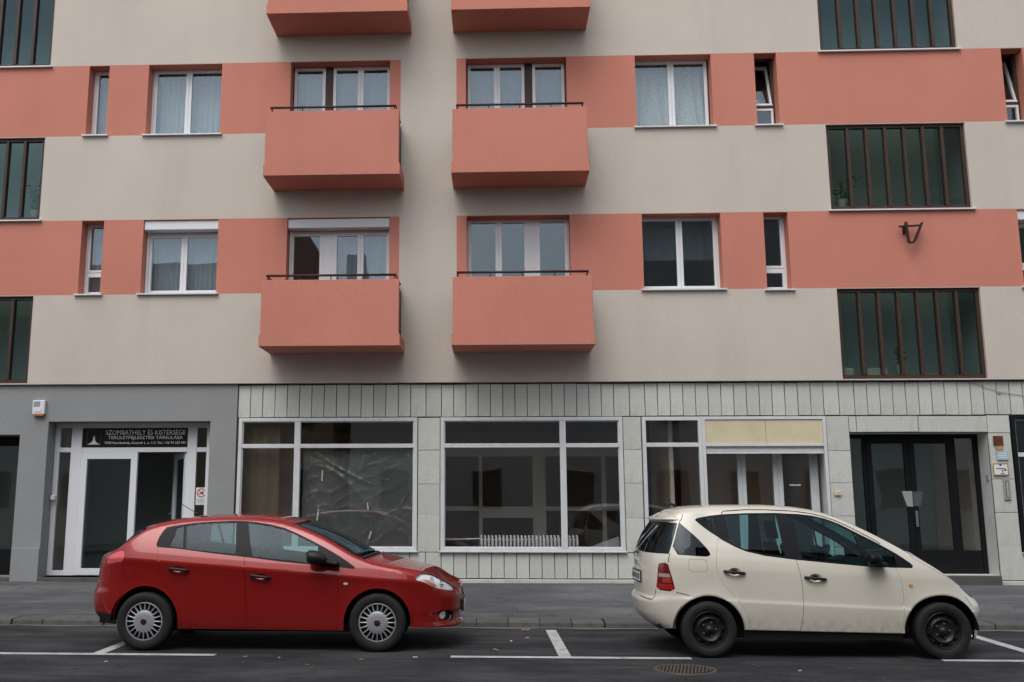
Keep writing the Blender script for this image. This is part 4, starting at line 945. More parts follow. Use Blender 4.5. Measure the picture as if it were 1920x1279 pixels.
class Car:
    def __init__(s, d, root, paint):
        s.S = CarSurf(d); s.d = d; s.root = root; s.paint = paint
    def u_of_x(s, x):
        p = s.S.p; best = min((i for i in range(len(p)) if p[i][1] < -.55), key=lambda i: abs(p[i][0] - x))
        i = best; j = i + 1 if i + 1 < len(p) else i - 1
        dx = p[j][0] - p[i][0]; t = (x - p[i][0]) / dx if dx else 0
        return s.S.u[i] + (s.S.u[j] - s.S.u[i]) * t
    def tri(s, poly, holes=(), st=.04, off=0., lines=()):
        """triangulate a region of the unrolled flank and lift it onto the body surface"""
        loops = [dens(poly, st)] + [dens(h, st) for h in holes]
        v2, e2 = [], []
        for lp in loops:
            b0 = len(v2); v2 += lp; e2 += [(b0 + i, b0 + (i + 1) % len(lp)) for i in range(len(lp))]
        us = [p[0] for p in poly]; zs = [p[1] for p in poly]
        bd = {}
        for p in v2: bd.setdefault((int(p[0] / st), int(p[1] / st)), []).append(p)
        def near(p):
            ci, cj = int(p[0] / st), int(p[1] / st)
            return any(math.dist(p, q) < st * .55 for a in (-1, 0, 1) for c in (-1, 0, 1) for q in bd.get((ci + a, cj + c), ()))
        inner = []
        j = 0; z = min(zs)
        while z < max(zs):
            u = min(us) + (st / 2 if j % 2 else 0)
            while u < max(us): inner.append((u, z)); u += st
            z += st * .87; j += 1
        for q in inner:
            if near(q) or -.07 < q[1] - s.d['crease'][0] - s.d['crease'][1] * s.S.plan(q[0])[0][0] < .085: continue
            if inpoly(q, poly) and not any(inpoly(q, h) for h in holes): v2.append(q)
        cr = s.d['crease']
        for dz in (-.05, -.02, 0, .03, .065):
            prev = None; u = min(us) + st * .3
            while u < max(us):
                x = s.S.plan(u)[0][0]; q = (u, cr[0] + cr[1] * x + dz)
                ok = inpoly(q, poly) and not any(inpoly(q, h) for h in holes) and not near(q)
                if ok:
                    v2.append(q)
                    if prev is not None: e2.append((prev, len(v2) - 1))
                    prev = len(v2) - 1
                else: prev = None
                u += st * .6
        r = delaunay_2d_cdt([Vector(p) for p in v2], e2, [], 0, 1e-5)
        V, Fc = r[0], r[2]
        keep = []
        for f in Fc:
            c = ((V[f[0]][0] + V[f[1]][0] + V[f[2]][0]) / 3, (V[f[0]][1] + V[f[1]][1] + V[f[2]][1]) / 3)
            if inpoly(c, poly) and not any(inpoly(c, h) for h in holes): keep.append(tuple(f))
        used = sorted({i for f in keep for i in f}); mp = {a: b_ for b_, a in enumerate(used)}
        uv = [(V[i][0], V[i][1]) for i in used]; F = [tuple(mp[i] for i in f) for f in keep]
        P, N = [], []
        e = .004
        for u, z in uv:
            P.append(s.S.pt(u, z, off))
            a, c = Vector(s.S.pt(u - e, z)), Vector(s.S.pt(u + e, z)); g, h = Vector(s.S.pt(u, z - e)), Vector(s.S.pt(u, z + e))
            nn = (h - g).cross(c - a)
            if u < e * 2: nn = Vector((abs(nn.x), 0, nn.z)) if nn.length else Vector((1, 0, 0))
            (_, pn) = s.S.plan(u)
            if nn.x * pn[0] + nn.y * pn[1] < 0: nn = -nn
            N.append(nn.normalized())
        return P, N, F
    def obj(s, name, geo, m, sides=(1,), thick=0., join=True, parent=None, smooth=True):
        """near side and, mirrored, far side"""
        out = []
        def mk(parts):
            V, N, F = [], [], []
            for P, Nn, Fc, sg in parts:
                b0 = len(V); V += [(p[0], p[1] * sg, p[2]) for p in P]; N += [(n.x, n.y * sg, n.z) for n in Nn]
                for f in Fc:
                    a, b_, c = [Vector(V[b0 + i]) for i in f]
                    nn = (b_ - a).cross(c - a); av = Vector(N[b0 + f[0]]) + Vector(N[b0 + f[1]]) + Vector(N[b0 + f[2]])
                    F.append(tuple(b0 + i for i in (f if nn.dot(av) >= 0 else f[::-1])))
            if thick:                                # turned-in edge of the pressed sheet
                cnt = {}
                for f in F:
                    for i in range(3):
                        e = (f[i], f[(i + 1) % 3]); k = tuple(sorted(e)); cnt[k] = None if k in cnt else e
                for e in [e for e in cnt.values() if e]:
                    a, b_ = e
                    if abs(V[a][1]) < 1e-5 and abs(V[b_][1]) < 1e-5: continue
                    va, vb, na, nb = Vector(V[a]), Vector(V[b_]), Vector(N[a]), Vector(N[b_])
                    q = [va, vb, vb - nb * thick, va - na * thick]; nn = (q[3] - q[0]).cross(q[1] - q[0])
                    nn = nn.normalized() if nn.length > 1e-9 else na
                    b0 = len(V); V += [tuple(p) for p in q]; N += [tuple(nn)] * 4; F.append((b0 + 3, b0 + 2, b0 + 1, b0) if ((q[2] - q[3]).cross(q[1] - q[3])).dot(nn) < 0 else (b0, b0 + 1, b0 + 2, b0 + 3))
            me = bpy.data.meshes.new(name); me.from_pydata(V, [], F); me.materials.append(m)
            me.polygons.foreach_set('use_smooth', [True] * len(F)); me.update()
            me.normals_split_custom_set_from_vertices(N)
            o = put(name, me, parent or s.root)
            return o
        P, N, F = geo
        if join: return mk([(P, N, F, 1), (P, N, F, -1)])
        return [mk([(P, N, F, sg)]) for sg in (1, -1)]
    def part(s, name, poly, m, holes=(), off=0., st=.04, join=False, parent=None, thick=0.):
        return s.obj(name, s.tri(poly, holes, st, off), m, join=join, parent=parent, thick=thick)
    def ribbon(s, name, path, wd, m, off=.0015, join=True):
        L_, R_ = [], []
        for i, p in enumerate(path):
            a, b_ = path[max(i - 1, 0)], path[min(i + 1, len(path) - 1)]; dx, dy = b_[0] - a[0], b_[1] - a[1]; l = math.hypot(dx, dy) + 1e-9
            L_.append((p[0] - dy / l * wd / 2, p[1] + dx / l * wd / 2)); R_.append((p[0] + dy / l * wd / 2, p[1] - dx / l * wd / 2))
        return s.part(name, L_ + R_[::-1], m, off=off, st=.03, join=join)
    def top_us(s, st=.035):
        n = int(s.S.U / st); return [s.S.U * i / n for i in range(n + 1)]
    def top(s, name, x_hi, x_lo, m, crown, bow=lambda x: 0, nr=16, off=0., thick=0., smooth=True, tcut=1.0):
        """panel spanning from flank to flank over the top edge, between stations x_hi and x_lo"""
        us = [u for u in s.top_us() if x_lo - 1e-6 <= s.S.pt(u, s.S.ztop(u))[0] <= x_hi + 1e-6]
        V, F = [], []
        for u in us:
            z = s.S.ztop(u); x, y, _ = s.S.pt(u, z); ye = max(abs(y), 1e-4) * tcut
            for k in range(nr + 1):
                t = 2 * k / nr - 1; t = math.sin(t * math.pi / 2) * .35 + t * .65
                q = t * tcut
                V.append((x + bow(x) * (1 - q * q), ye * t, z + crown(x) * min(1, ye / .35) * (1 - abs(q) ** 2.4) + off))
        for i in range(len(us) - 1):
            for k in range(nr): F.append((i * (nr + 1) + k, i * (nr + 1) + k + 1, (i + 1) * (nr + 1) + k + 1, (i + 1) * (nr + 1) + k))
        b = MB(); b.add(V, F); me = b.mesh(name, m, True, fix=False)
        if len(me.polygons) and me.polygons[len(me.polygons) // 2].normal.z < 0: me.flip_normals()
        o = put(name, me, s.root)
        if thick: so_ = o.modifiers.new('t', 'SOLIDIFY'); so_.thickness = thick; so_.offset = -1
        return o
def wheel(root, x, y, side, Rt, wd, kind):
    """side -1: face towards -y"""
    w_ = empty('wheel', (x, y, Rt), world=False); w_.parent = root
    h = wd / 2; b = MB(); rr = Rt * .67
    prof = [(rr - .012, -h * .72), (rr, -h * .86), (rr + .02, -h * .97), (Rt * .86, -h), (Rt * .95, -h * .9), (Rt * .985, -h * .75), (Rt, -h * .5), (Rt, -h * .28), (Rt - .006, -h * .27), (Rt - .006, -h * .22), (Rt, -h * .21),
            (Rt, h * .21), (Rt - .006, h * .22), (Rt - .006, h * .27), (Rt, h * .28), (Rt, h * .5), (Rt * .985, h * .75), (Rt * .95, h * .9), (Rt * .86, h), (rr, h * .86), (rr - .012, h * .72)]
    b.lathe(prof, 64); b.build('tyre', M['rubber'], w_, smooth=True, angle=50)
    f = -h * .80 if side < 0 else h * .80; sg = -1 if side < 0 else 1
    b = MB(); b.lathe([(rr - .005, f - sg * .0), (rr - .02, f - sg * .03), (rr - .03, f - sg * .10)], 48)
    b.lathe([(rr - .03, f - sg * .085), (0.0, f - sg * .085)], 32); b.build('rim', M['rimblack'], w_, smooth=True, angle=40)
    if kind == 'cover':
        b = MB(); b.lathe([(rr - .002, f + sg * .002), (rr - .008, f + sg * .008), (rr - .016, f + sg * .007), (rr - .018, f - sg * .004)], 64)
        b.lathe([(rr * .58, f - sg * .002), (rr * .56, f + sg * .008), (rr * .50, f + sg * .014), (rr * .3, f + sg * .018), (rr * .17, f + sg * .018), (rr * .16, f + sg * .022), (0, f + sg * .022)], 48)
        b.build('wheel_cover', M['cap'], w_, smooth=True, angle=30)
        sp = MB()
        r0, r1 = rr * .53, rr - .012
        v = []
        for r_, hw_, dz in ((r0, .0085, .012), ((r0 + r1) / 2, .0062, .011), (r1, .0045, .006)):
            v += [(-hw_, f - sg * .004, r_), (-hw_ * .5, f + sg * dz, r_), (hw_ * .5, f + sg * dz, r_), (hw_, f - sg * .004, r_)]
        sp.add(v, [(i * 4 + k, i * 4 + k + 1, (i + 1) * 4 + k + 1, (i + 1) * 4 + k) for i in range(2) for k in range(3)])
        sme = sp.mesh('spoke', M['cap'], True)
        for k in range(20):
            o = put('spoke', sme, w_); o.rotation_euler = (0, 2 * math.pi * k / 20, 0)
        b = MB(); b.lathe([(rr * .165, f + sg * .0235), (rr * .15, f + sg * .026), (0, f + sg * .026)], 32); b.build('hub_badge', M['maroon'], w_, smooth=True)
        b = MB(); b.lathe([(rr * .95, f - sg * .022), (0.01, f - sg * .022)], 40); b.build('backing', M['well'], w_)
    else:
        b = MB(); b.lathe([(rr - .002, f - sg * .002), (rr - .010, f + sg * .004), (rr - .018, f - sg * .010), (rr * .86, f - sg * .045), (rr * .80, f - sg * .052), (rr * .66, f - sg * .020), (rr * .60, f - sg * .010), (rr * .55, f - sg * .018),
                           (rr * .44, f - sg * .040), (rr * .30, f - sg * .036), (rr * .26, f - sg * .012), (rr * .16, f - sg * .008), (0, f - sg * .006)], 64)
        b.build('steel_disc', M['rimblack'], w_, smooth=True, angle=60)
        hm = MB(); hm.box(-.015, .015, f - sg * .052, f - sg * .022, rr * .68, rr * .82); hme = hm.mesh('vent', M['well'])
        for k in range(10):
            o = put('vent', hme, w_); o.rotation_euler = (0, 2 * math.pi * (k + .3) / 10, 0)
        bm_ = MB(); bm_.lathe([(.011, f - sg * .04), (.011, f - sg * .018), (.006, f - sg * .014), (0, f - sg * .014)], 10, c=(rr * .37, 0, 0)); bme = bm_.mesh('bolt', M['iron'], True)
        for k in range(5):
            o = put('bolt', bme, w_); o.rotation_euler = (0, 2 * math.pi * k / 5, 0)
        b = MB(); b.lathe([(rr * .2, f - sg * .011), (rr * .15, f + sg * .006), (0, f + sg * .010)], 24); b.build('hub_cap', M['rimblack'], w_, smooth=True)
    return w_
def liners(car, axles, Rl, yo):
    for x, z in axles:
        for sg in (-1, 1):
            b = MB(); n = 20; v = []
            for k in range(n + 1):
                a = math.pi * (k / n)
                v += [(x + Rl * math.cos(a), sg * (yo - .03), z + Rl * math.sin(a)), (x + Rl * math.cos(a), sg * .5, z + Rl * math.sin(a))]
            b.add(v, [(2 * k, 2 * k + 2, 2 * k + 3, 2 * k + 1) for k in range(n)] + [tuple(2 * k + 1 for k in range(n + 1))])
            b.build('wheel_liner', M['well'], car.root)
def seats(car, rows, m):
    for x, z, ys, wd in rows:
        for y in ys:
            b = MB(); b.prism([(x + .05, z), (x + .52, z + .03), (x + .56, z + .12), (x + .10, z + .13)], y - wd / 2, y + wd / 2)
            s = b.build('seat', m, car.root, bevel=.03)
            b = MB(); b.prism([(x + .04, z + .10), (x + .17, z + .10), (x + .0, z + .66), (x - .07, z + .66)], y - wd * .46, y + wd * .46); b.build('backrest', m, s, bevel=.035)
            b = MB(); b.prism([(x - .035, z + .70), (x + .045, z + .70), (x + .01, z + .90), (x - .06, z + .90)], y - .13, y + .13)
            b.tube([(x - .02, y - .05, z + .62), (x - .01, y - .05, z + .72)], .008); b.tube([(x - .02, y + .05, z + .62), (x - .01, y + .05, z + .72)], .008); b.build('headrest', m, s, bevel=.03)
def steering(car, x, y, z, tilt):
    b = MB(); n = 28; c = Vector((x, y, z)); ax = Vector((-math.sin(R(tilt)), 0, math.cos(R(tilt)))); e1 = Vector((0, 1, 0)); e2 = ax.cross(e1)
    pts = [c + (e1 * math.cos(2 * math.pi * k / n) + e2 * math.sin(2 * math.pi * k / n)) * .18 for k in range(n + 1)]
    b.tube(pts, .015, 8, cap=False)
    for a in (0, math.pi, -math.pi / 2): b.tube([c - ax * .03, c + (e1 * math.cos(a) + e2 * math.sin(a)) * .175], .014, 6)
    b.tube([c - ax * .03, c - ax * .35], .03, 8); b.build('steering_wheel', M['blackplastic'], car.root, smooth=True)
def handle(car, doors, u0, u1, z0, z1, m):
    """pull handle between (u0,z0) and (u1,z1) standing off the door, both flanks"""
    for sg, dr in zip((1, -1), doors):
        pts = []
        for k in range(9):
            t = k / 8; u = u0 + (u1 - u0) * t; z = z0 + (z1 - z0) * t; p = car.S.pt(u, z, .006 + .028 * math.sin(math.pi * min(1, max(0, t))) ** .5); pts.append((p[0], p[1] * sg, p[2]))
        b = MB(); b.tube(pts, [.012] + [.0165] * 7 + [.012], 10); b.build('handle', m, dr, smooth=True)
def bowl(car, doors, u, z, a, c, dep, m):
    for sg, dr in zip((1, -1), doors):
        V, F = [], []; n = 28; rs = (1, .93, .8, .6, .3, .02)
        for r_ in rs:
            for k in range(n):
                t = 2 * math.pi * k / n; p = car.S.pt(u + a * r_ * math.cos(t), z + c * r_ * math.sin(t), -dep * (1 - r_ ** 3)); V.append((p[0], p[1] * sg, p[2]))
        for i in range(len(rs) - 1):
            for k in range(n): F.append((i * n + k, i * n + (k + 1) % n, (i + 1) * n + (k + 1) % n, (i + 1) * n + k))
        MB().add(V, F).build('handle_cup', m, dr, smooth=True)
def shell_box(car, x0, x1, hw, z0, z1):
    b = MB(); b.box(x0, x1, -hw, hw, z0, z1); return b

# ---- red hatchback
fr = empty('parked_car', (-4.899, -4.764, 0), world=False); tag(fr, 'red five-door hatchback with silver wheel covers parked at the kerb', 'car')
F = Car(FIAT, fr, M['red']); P_ = M['red']
ua, ub = F.u_of_x(2.6), F.u_of_x(0)
DLO = [(4.007, 1.123), (4.022, 1.153), (4.007, 1.229), (3.975, 1.299), (3.944, 1.337), (3.849, 1.356), (3.629, 1.387), (3.449, 1.398), (3.221, 1.408), (3.08, 1.407), (2.915, 1.392), (2.757, 1.368), (2.592, 1.329), (2.428, 1.264), (2.263, 1.189),
       (2.098, 1.111), (1.94, 1.026), (1.83, .958), (1.762, .910), (1.757, .889), (1.80, .890), (1.925, .906), (2.263, .937), (2.6, .969), (2.907, 1.007), (3.362, 1.055), (3.708, 1.098), (3.865, 1.113)]
rdoor = [(3.999, 1.121), (3.967, .968), (3.950, .86), (3.90, .735), (3.82, .645), (3.745, .54), (3.705, .42), (3.69, .265), (2.957, .252), (2.957, .451), (2.985, .80), (3.001, 1.0175), (3.362, 1.055), (3.708, 1.098), (3.865, 1.113)]
fdoor = [(3.001, 1.0175), (2.985, .80), (2.957, .451), (2.957, .252), (1.945, .240), (1.940, .311), (1.933, .772), (1.940, .9075), (2.263, .937), (2.6, .969), (2.907, 1.007)]
head = rnd([(1.092, .777), (1.021, .832), (.951, .838), (.817, .811), (.683, .752), (.534, .700), (.485, .655), (.505, .632), (.66, .647), (.809, .677), (.896, .707), (.974, .747)], 1); head = shrink(head, -.006)
tail = rnd([(4.372, 1.075), (4.366, .962), (4.494, .948), (4.604, .925), (4.64, .955), (4.60, 1.015), (4.50, 1.06), (4.44, 1.078)], 1)
fog = rnd([(.81, .436), (.55, .424), (.485, .346), (.55, .305), (.69, .322), (.775, .361)], 1)
cap = circ(4.305, .864, .076, .078, 0, 345, 22)
hc1, hc2 = circ(3.735, .878, .075, .036, 0, 345, 22), circ(2.80, .803, .075, .036, 0, 345, 22)
grl = [(0, .552), (0, .655), (.235, .652), (.262, .61), (.23, .555)]
trimR = [(ub + .375, .278), (ub + .375, .388), (4.75, .392), (F.S.U, .392), (F.S.U, .272), (4.8, .272)]
out = [(0, .232), (.3, .235), (.5, .238), (.84, .25), (1.05, .258)] + circ(ua, .315, .372, .368, 189, -8, 40)[0:1] * 0 + [(ua - .372, .262)] + circ(ua, .315, .372, .366, 180, 0, 36) + [(ua + .372, .228)]
out += [(ub - .374, .240)] + circ(ub, .315, .374, .384, 180, 0, 36) + [(ub + .374, .277), (4.8, .272), (F.S.U, .27)]
topc = [(u, F.S.ztop(u)) for u in F.top_us()]
body = F.part('body', out + topc[::-1], P_, holes=[DLO, rdoor, fdoor, head, tail, fog, cap, grl, trimR], st=.026, join=True, thick=.018)
g1 = [(3.862, 1.128), (3.712, 1.106), (3.752, 1.347), (3.826, 1.328)]
g2 = [(3.675, 1.100), (3.722, 1.352), (3.60, 1.371), (3.449, 1.384), (3.158, 1.388), (3.103, 1.046), (3.37, 1.068)]
g3 = [(2.915, 1.023), (3.025, 1.385), (2.90, 1.372), (2.757, 1.350), (2.60, 1.312), (2.428, 1.246), (2.30, 1.187), (2.192, 1.137), (2.165, .948), (2.286, .957), (2.6, .986)]
F.part('window_trim', DLO, M['trim'], holes=[g1, g2, g3], off=-.003, st=.035, thick=.01)
for g in (g1, g2, g3): F.part('window', g, M['carglass'], off=-.007, st=.018)
rd = F.part('door', shrink(rdoor, .0042), P_, holes=[hc1], st=.026, thick=.018)
fd = F.part('door', shrink(fdoor, .0042), P_, holes=[hc2], st=.026, thick=.018)
F.part('door_shade_backing', shrink(rdoor, -.015), M['trim'], off=-.0175, st=.06); F.part('door_shade_backing', shrink(fdoor, -.015), M['trim'], off=-.0175, st=.06)  # black sheets behind the doors, painting shade into the shut lines
bowl(F, rd, 3.735, .878, .074, .035, .02, P_); bowl(F, fd, 2.80, .803, .074, .035, .02, P_)
handle(F, rd, 3.845, 3.615, .893, .868, M['blackplastic']); handle(F, fd, 2.925, 2.690, .820, .793, M['blackplastic'])
F.part('flap_shade_backing', cap, M['trim'], off=-.009, st=.04)  # black disc under the flap, painted shade for its outline
F.part('fuel_flap', shrink(cap, .0045), P_, st=.03, thick=.01)
for o in F.part('tail_light', shrink(tail, .002), M['taillens'], st=.03, thick=.01): pass
for o in F.part('headlight', shrink(head, .002), M['lens'], st=.03):
    pass
F.part('lamp_reflector', shrink(head, .003), M['reflector'], off=-.022, st=.025)
F.part('lamp_wall', shrink(head, .001), M['whitelens'], holes=[shrink(head, .012)], off=-.010, st=.03)
F.part('turn_lamp', [(1.04, .775), (.97, .765), (.84, .700), (.80, .690), (.83, .722), (.93, .772)], M['amber'], off=-.008, st=.03)
for uu, zz, r_ in ((.86, .765, .034), (.72, .715, .036)):
    F.part('lamp_bowl', circ(uu, zz, r_, r_, 0, 345, 20), M['chrome'], off=-.016, st=.02)
    F.part('lamp_bulb', circ(uu, zz, r_ * .45, r_ * .45, 0, 345, 14), M['lens'], off=-.012, st=.02)
F.part('fog_recess', fog, M['blackplastic'], off=-.035, st=.03)
F.part('fog_lamp', circ(.695, .375, .055, .042, 0, 345, 20), M['reflector'], off=-.018, st=.02)
F.part('fog_lens', circ(.695, .375, .057, .044, 0, 345, 20), M['lens'], off=-.008, st=.03)
F.part('grille', grl, M['blackplastic'], off=-.01, st=.03, join=True)
F.part('bumper_trim', trimR, M['blackplastic'], off=.002, st=.04, join=True)
F.part('side_marker', circ(1.854, .732, .027, .014, 0, 345, 14), M['whitelens'], off=.006, st=.03, thick=.006)
bowF = lambda x: .11 * max(0, 1 - abs(x - 2.35) / 1.0) - .17 * max(0, 1 - abs(x + .2) / .45)
crF = lambda x: .035 if x > .3 else .035 + .0 * x
F.top('hood', 3.60, 2.43, P_, lambda x: .04 * max(0, min(1, (3.25 - x) / .5)), bowF, thick=.015)
F.top('cowl', 2.44, 2.36, M['blackplastic'], lambda x: .03, bowF, off=-.006, thick=.01)
F.top('windscreen', 2.37, 1.60, M['carglass'], lambda x: .022, bowF, thick=.005)
F.top('roof', 1.61, -.10, P_, crF, bowF, thick=.015)
F.top('rear_window', -.09, -.42, M['carglass_dark'], lambda x: .03, bowF, thick=.005)
F.top('tailgate', -.40, -.85, P_, lambda x: .03, bowF, thick=.015)
for sg in (-1, 1):
    b = MB(); b.tube([(2.42, sg * .35, .985), (2.36, sg * .12, 1.035), (2.22, -.35 + sg * .1, 1.095)], .009, 6); b.build('wiper', M['blackplastic'], fr, smooth=True)
b = MB(); b.tube([(.30, -.05, 1.485), (.07, -.05, 1.62)], .004, 6); b.tube([(.33, -.05, 1.472), (.28, -.05, 1.497)], .013, 8); b.build('antenna', M['blackplastic'], fr, smooth=True)
for sg in (1, -1):
    b = MB(); V, Fc = [], []
    prof = [(2.06, .0), (2.03, .055), (1.97, .085), (1.90, .095), (1.86, .088), (1.835, .07), (1.83, .0)]
    n = 16
    for x, r_ in prof:
        for k in range(n): V.append((x, sg * (-.975) + r_ * 1.05 * math.cos(2 * math.pi * k / n), 1.032 + r_ * .80 * math.sin(2 * math.pi * k / n) - (x - 1.83) * .12))
    for i in range(len(prof) - 1):
        for k in range(n): Fc.append((i * n + k, i * n + (k + 1) % n, (i + 1) * n + (k + 1) % n, (i + 1) * n + k))
    b.add(V, Fc); mr = b.build('door_mirror', M['blackplastic'], fr, smooth=True)
    b = MB(); b.prism([(1.92, .972), (2.16, .935), (2.17, .965), (2.0, 1.0)], sg * -.99, sg * -.84); b.build('mirror_foot', M['blackplastic'], mr, bevel=.01)
b = MB(); b.box(3.50, 3.535, -.27, .27, .385, .515); pl = b.build('number_plate', M['blackplastic'], fr, bevel=.004)
MB().box(3.5355, 3.539, -.255, .255, .397, .503).build('plate_face', M['plate'], pl)
b = MB(); b.lathe([(.045, 0), (.04, .008), (0, .010)], 20, 'x', (3.497, 0, .665)); b.build('badge', M['chrome'], fr, smooth=True)
b = MB(); b.box(-.3, 2.9, -.70, .70, .20, .30); b.box(2.36, 2.44, -.78, .78, .27, .93); b.box(-.6, -.5, -.6, .6, .27, .9); b.build('underbody', M['well'], fr)
b = MB(); b.prism([(1.98, .62), (2.36, .62), (2.36, .95), (2.16, .98), (2.02, .93)], -.74, .74); b.build('dashboard', M['blackplastic'], fr, bevel=.03)
b = MB(); b.box(-.45, .02, -.66, .66, .88, .905); b.build('parcel_shelf', M['seatdark'], fr)
liners(F, ((0, .315), (2.6, .315)), .39, .87)
seats(F, ((1.20, .40, (-.37, .37), .50), (.22, .42, (-.40, 0, .40), .42)), M['seat'])
steering(F, 1.78, .37, .86, 62)
for x in (0, 2.6):
    for sg in (-1, 1): wheel(fr, x, sg * .765, sg, .315, .20, 'cover')

# ---- ivory compact van
ar = empty('parked_car', (1.262, -5.042, 0), world=False); tag(ar, 'ivory white compact hatchback with black steel wheels and muddy sills', 'car')
P_ = M['ivory']; A = Car(ACL, ar, P_); UA = A.S.U
ua, ub = A.u_of_x(2.423), A.u_of_x(0)
DLO = [(3.680, 1.424), (3.672, 1.438), (3.646, 1.448), (3.517, 1.473), (3.377, 1.488), (3.127, 1.500), (2.8, 1.503), (2.543, 1.490), (2.404, 1.474), (2.265, 1.441), (2.126, 1.385), (2.001, 1.317), (1.793, 1.204), (1.723, 1.163), (1.577, 1.073), (1.459, .983), (1.435, .955), (1.448, .929),
       (1.626, .934), (1.959, .950), (2.279, .978), (2.661, 1.014), (2.974, 1.052), (3.175, 1.098), (3.286, 1.146), (3.412, 1.214), (3.535, 1.299), (3.627, 1.376)]
rdoor = [(3.412, 1.214), (3.445, 1.233), (3.467, 1.222), (3.495, 1.063), (3.507, .928), (3.481, .837), (3.425, .737), (3.37, .675), (3.265, .561), (3.203, .436), (3.178, .33), (3.175, .297), (2.668, .284), (2.64, .391), (2.621, .561), (2.619, .737), (2.633, .872), (2.661, 1.014), (2.974, 1.052), (3.175, 1.098), (3.286, 1.146)]
fdoor = [(2.661, 1.014), (2.633, .872), (2.619, .737), (2.621, .561), (2.64, .391), (2.668, .284), (1.633, .270), (1.598, .361), (1.577, .501), (1.572, .652), (1.584, .822), (1.619, .934), (1.959, .950), (2.279, .978)]
quarter = rnd([(4.005, 1.066), (3.65, 1.043), (3.572, 1.043), (3.552, 1.072), (3.592, 1.138), (3.685, 1.244), (3.797, 1.334), (3.890, 1.396), (3.912, 1.392)], 1)
rearw = [(4.024, 1.066), (4.3, 1.07), (4.6, 1.074), (UA, 1.076), (UA, 1.405), (4.5, 1.405), (4.2, 1.402), (3.95, 1.395), (3.930, 1.385)]
tail = rnd([(4.160, .950), (4.135, .970), (4.030, .973), (4.006, .888), (3.98, .812), (3.947, .670), (4.197, .685), (4.172, .802)], 1)
flap = rnd([(3.600, .884), (3.600, .955), (3.600, 1.014), (3.69, 1.016), (3.800, 1.018), (3.798, .95), (3.796, .886), (3.69, .884)], 2)
hc1, hc2 = circ(3.318, .884, .068, .045, 0, 345, 22), circ(2.478, .826, .068, .045, 0, 345, 22)
hl = rnd([(.935, .742), (.80, .648), (.70, .610), (.52, .60), (.48, .622), (.60, .640), (.78, .672), (.91, .748)], 1)
out = [(0, .192), (.3, .19), (.55, .186), (ua - .44, .18)] + circ(ua, .292, .405, .362, 180, 0, 36) + [(ua + .408, .266)]
out += [(ub - .362, .292)] + circ(ub, .292, .362, .347, 180, 0, 36) + [(4.02, .290), (4.148, .275), (4.4, .275), (4.7, .295), (UA, .30)]
topc = [(u, A.S.ztop(u)) for u in A.top_us()]
body = A.part('body', out + topc[::-1], P_, holes=[DLO, rdoor, fdoor, quarter, rearw, tail, flap, hl], st=.026, join=True, thick=.018)
g1 = [(3.640, 1.418), (3.60, 1.434), (3.460, 1.454), (3.470, 1.37), (3.495, 1.304), (3.56, 1.345)]
g2 = [(3.388, 1.240), (3.375, 1.30), (3.360, 1.474), (3.127, 1.487), (2.797, 1.490), (2.768, 1.048), (2.974, 1.068), (3.175, 1.114), (3.286, 1.163)]
g3 = [(2.585, 1.022), (2.689, 1.485), (2.543, 1.478), (2.404, 1.461), (2.265, 1.428), (2.133, 1.372), (2.005, 1.300), (1.965, 1.130), (1.91, .965), (1.959, .964), (2.279, .992)]
g4 = [(1.985, 1.285), (1.793, 1.185), (1.723, 1.145), (1.62, 1.078), (1.60, .95), (1.88, .963), (1.93, 1.08)]
A.part('window_trim', DLO, M['trim'], holes=[g1, g2, g3, g4], off=-.003, st=.035, thick=.01)
for g in (g1, g2, g3, g4): A.part('window', g, M['carglass'], off=-.007, st=.018)
A.part('quarter_window', quarter, M['carglass_dark'], off=-.004, st=.04)
A.part('rear_window', rearw, M['carglass_dark'], off=-.004, st=.04, join=True)
rd = A.part('door', shrink(rdoor, .0042), P_, holes=[hc1], st=.026, thick=.018)
fd = A.part('door', shrink(fdoor, .0042), P_, holes=[hc2], st=.026, thick=.018)
A.part('door_shade_backing', shrink(rdoor, -.015), M['trim'], off=-.0175, st=.06); A.part('door_shade_backing', shrink(fdoor, -.015), M['trim'], off=-.0175, st=.06)  # black backing stands in for shade inside the door gaps
bowl(A, rd, 3.318, .884, .067, .044, .024, P_); bowl(A, fd, 2.478, .826, .067, .044, .024, P_)
handle(A, rd, 3.432, 3.21, .892, .872, M['blackplastic']); handle(A, fd, 2.592, 2.369, .834, .814, M['blackplastic'])
A.part('flap_shade_backing', flap, M['trim'], off=-.009, st=.04)  # black sheet behind the flap paints its gap as shaded
A.part('fuel_flap', shrink(flap, .005), P_, st=.03, thick=.01)
tl = A.part('tail_light', shrink(tail, .002), M['redlens2'], st=.03, thick=.01)
A.part('reversing_lamp', [(4.15, .862), (4.012, .858), (4.005, .822), (4.155, .824)], mat('reversing_lens', (.36, .26, .26), .25, coat=.8), off=.002, st=.03)
A.part('turn_lamp', [(4.10, .818), (4.005, .816), (3.99, .765), (4.10, .762)], M['amberdark'], off=.002, st=.03)
A.part('brake_lamp', [(4.17, .75), (3.985, .75), (3.965, .69), (4.175, .70)], M['redlens'], off=.002, st=.03)
A.part('headlight', shrink(hl, .002), M['lens'], st=.03); A.part('lamp_reflector', hl, M['chrome'], off=-.03, st=.03)
A.part('side_marker', circ(1.487, .752, .022, .016, 0, 345, 14), M['amber'], off=.006, st=.03, thick=.006)
dk = M['trim']  # dark strips laid on the body paint in the shade of its seams
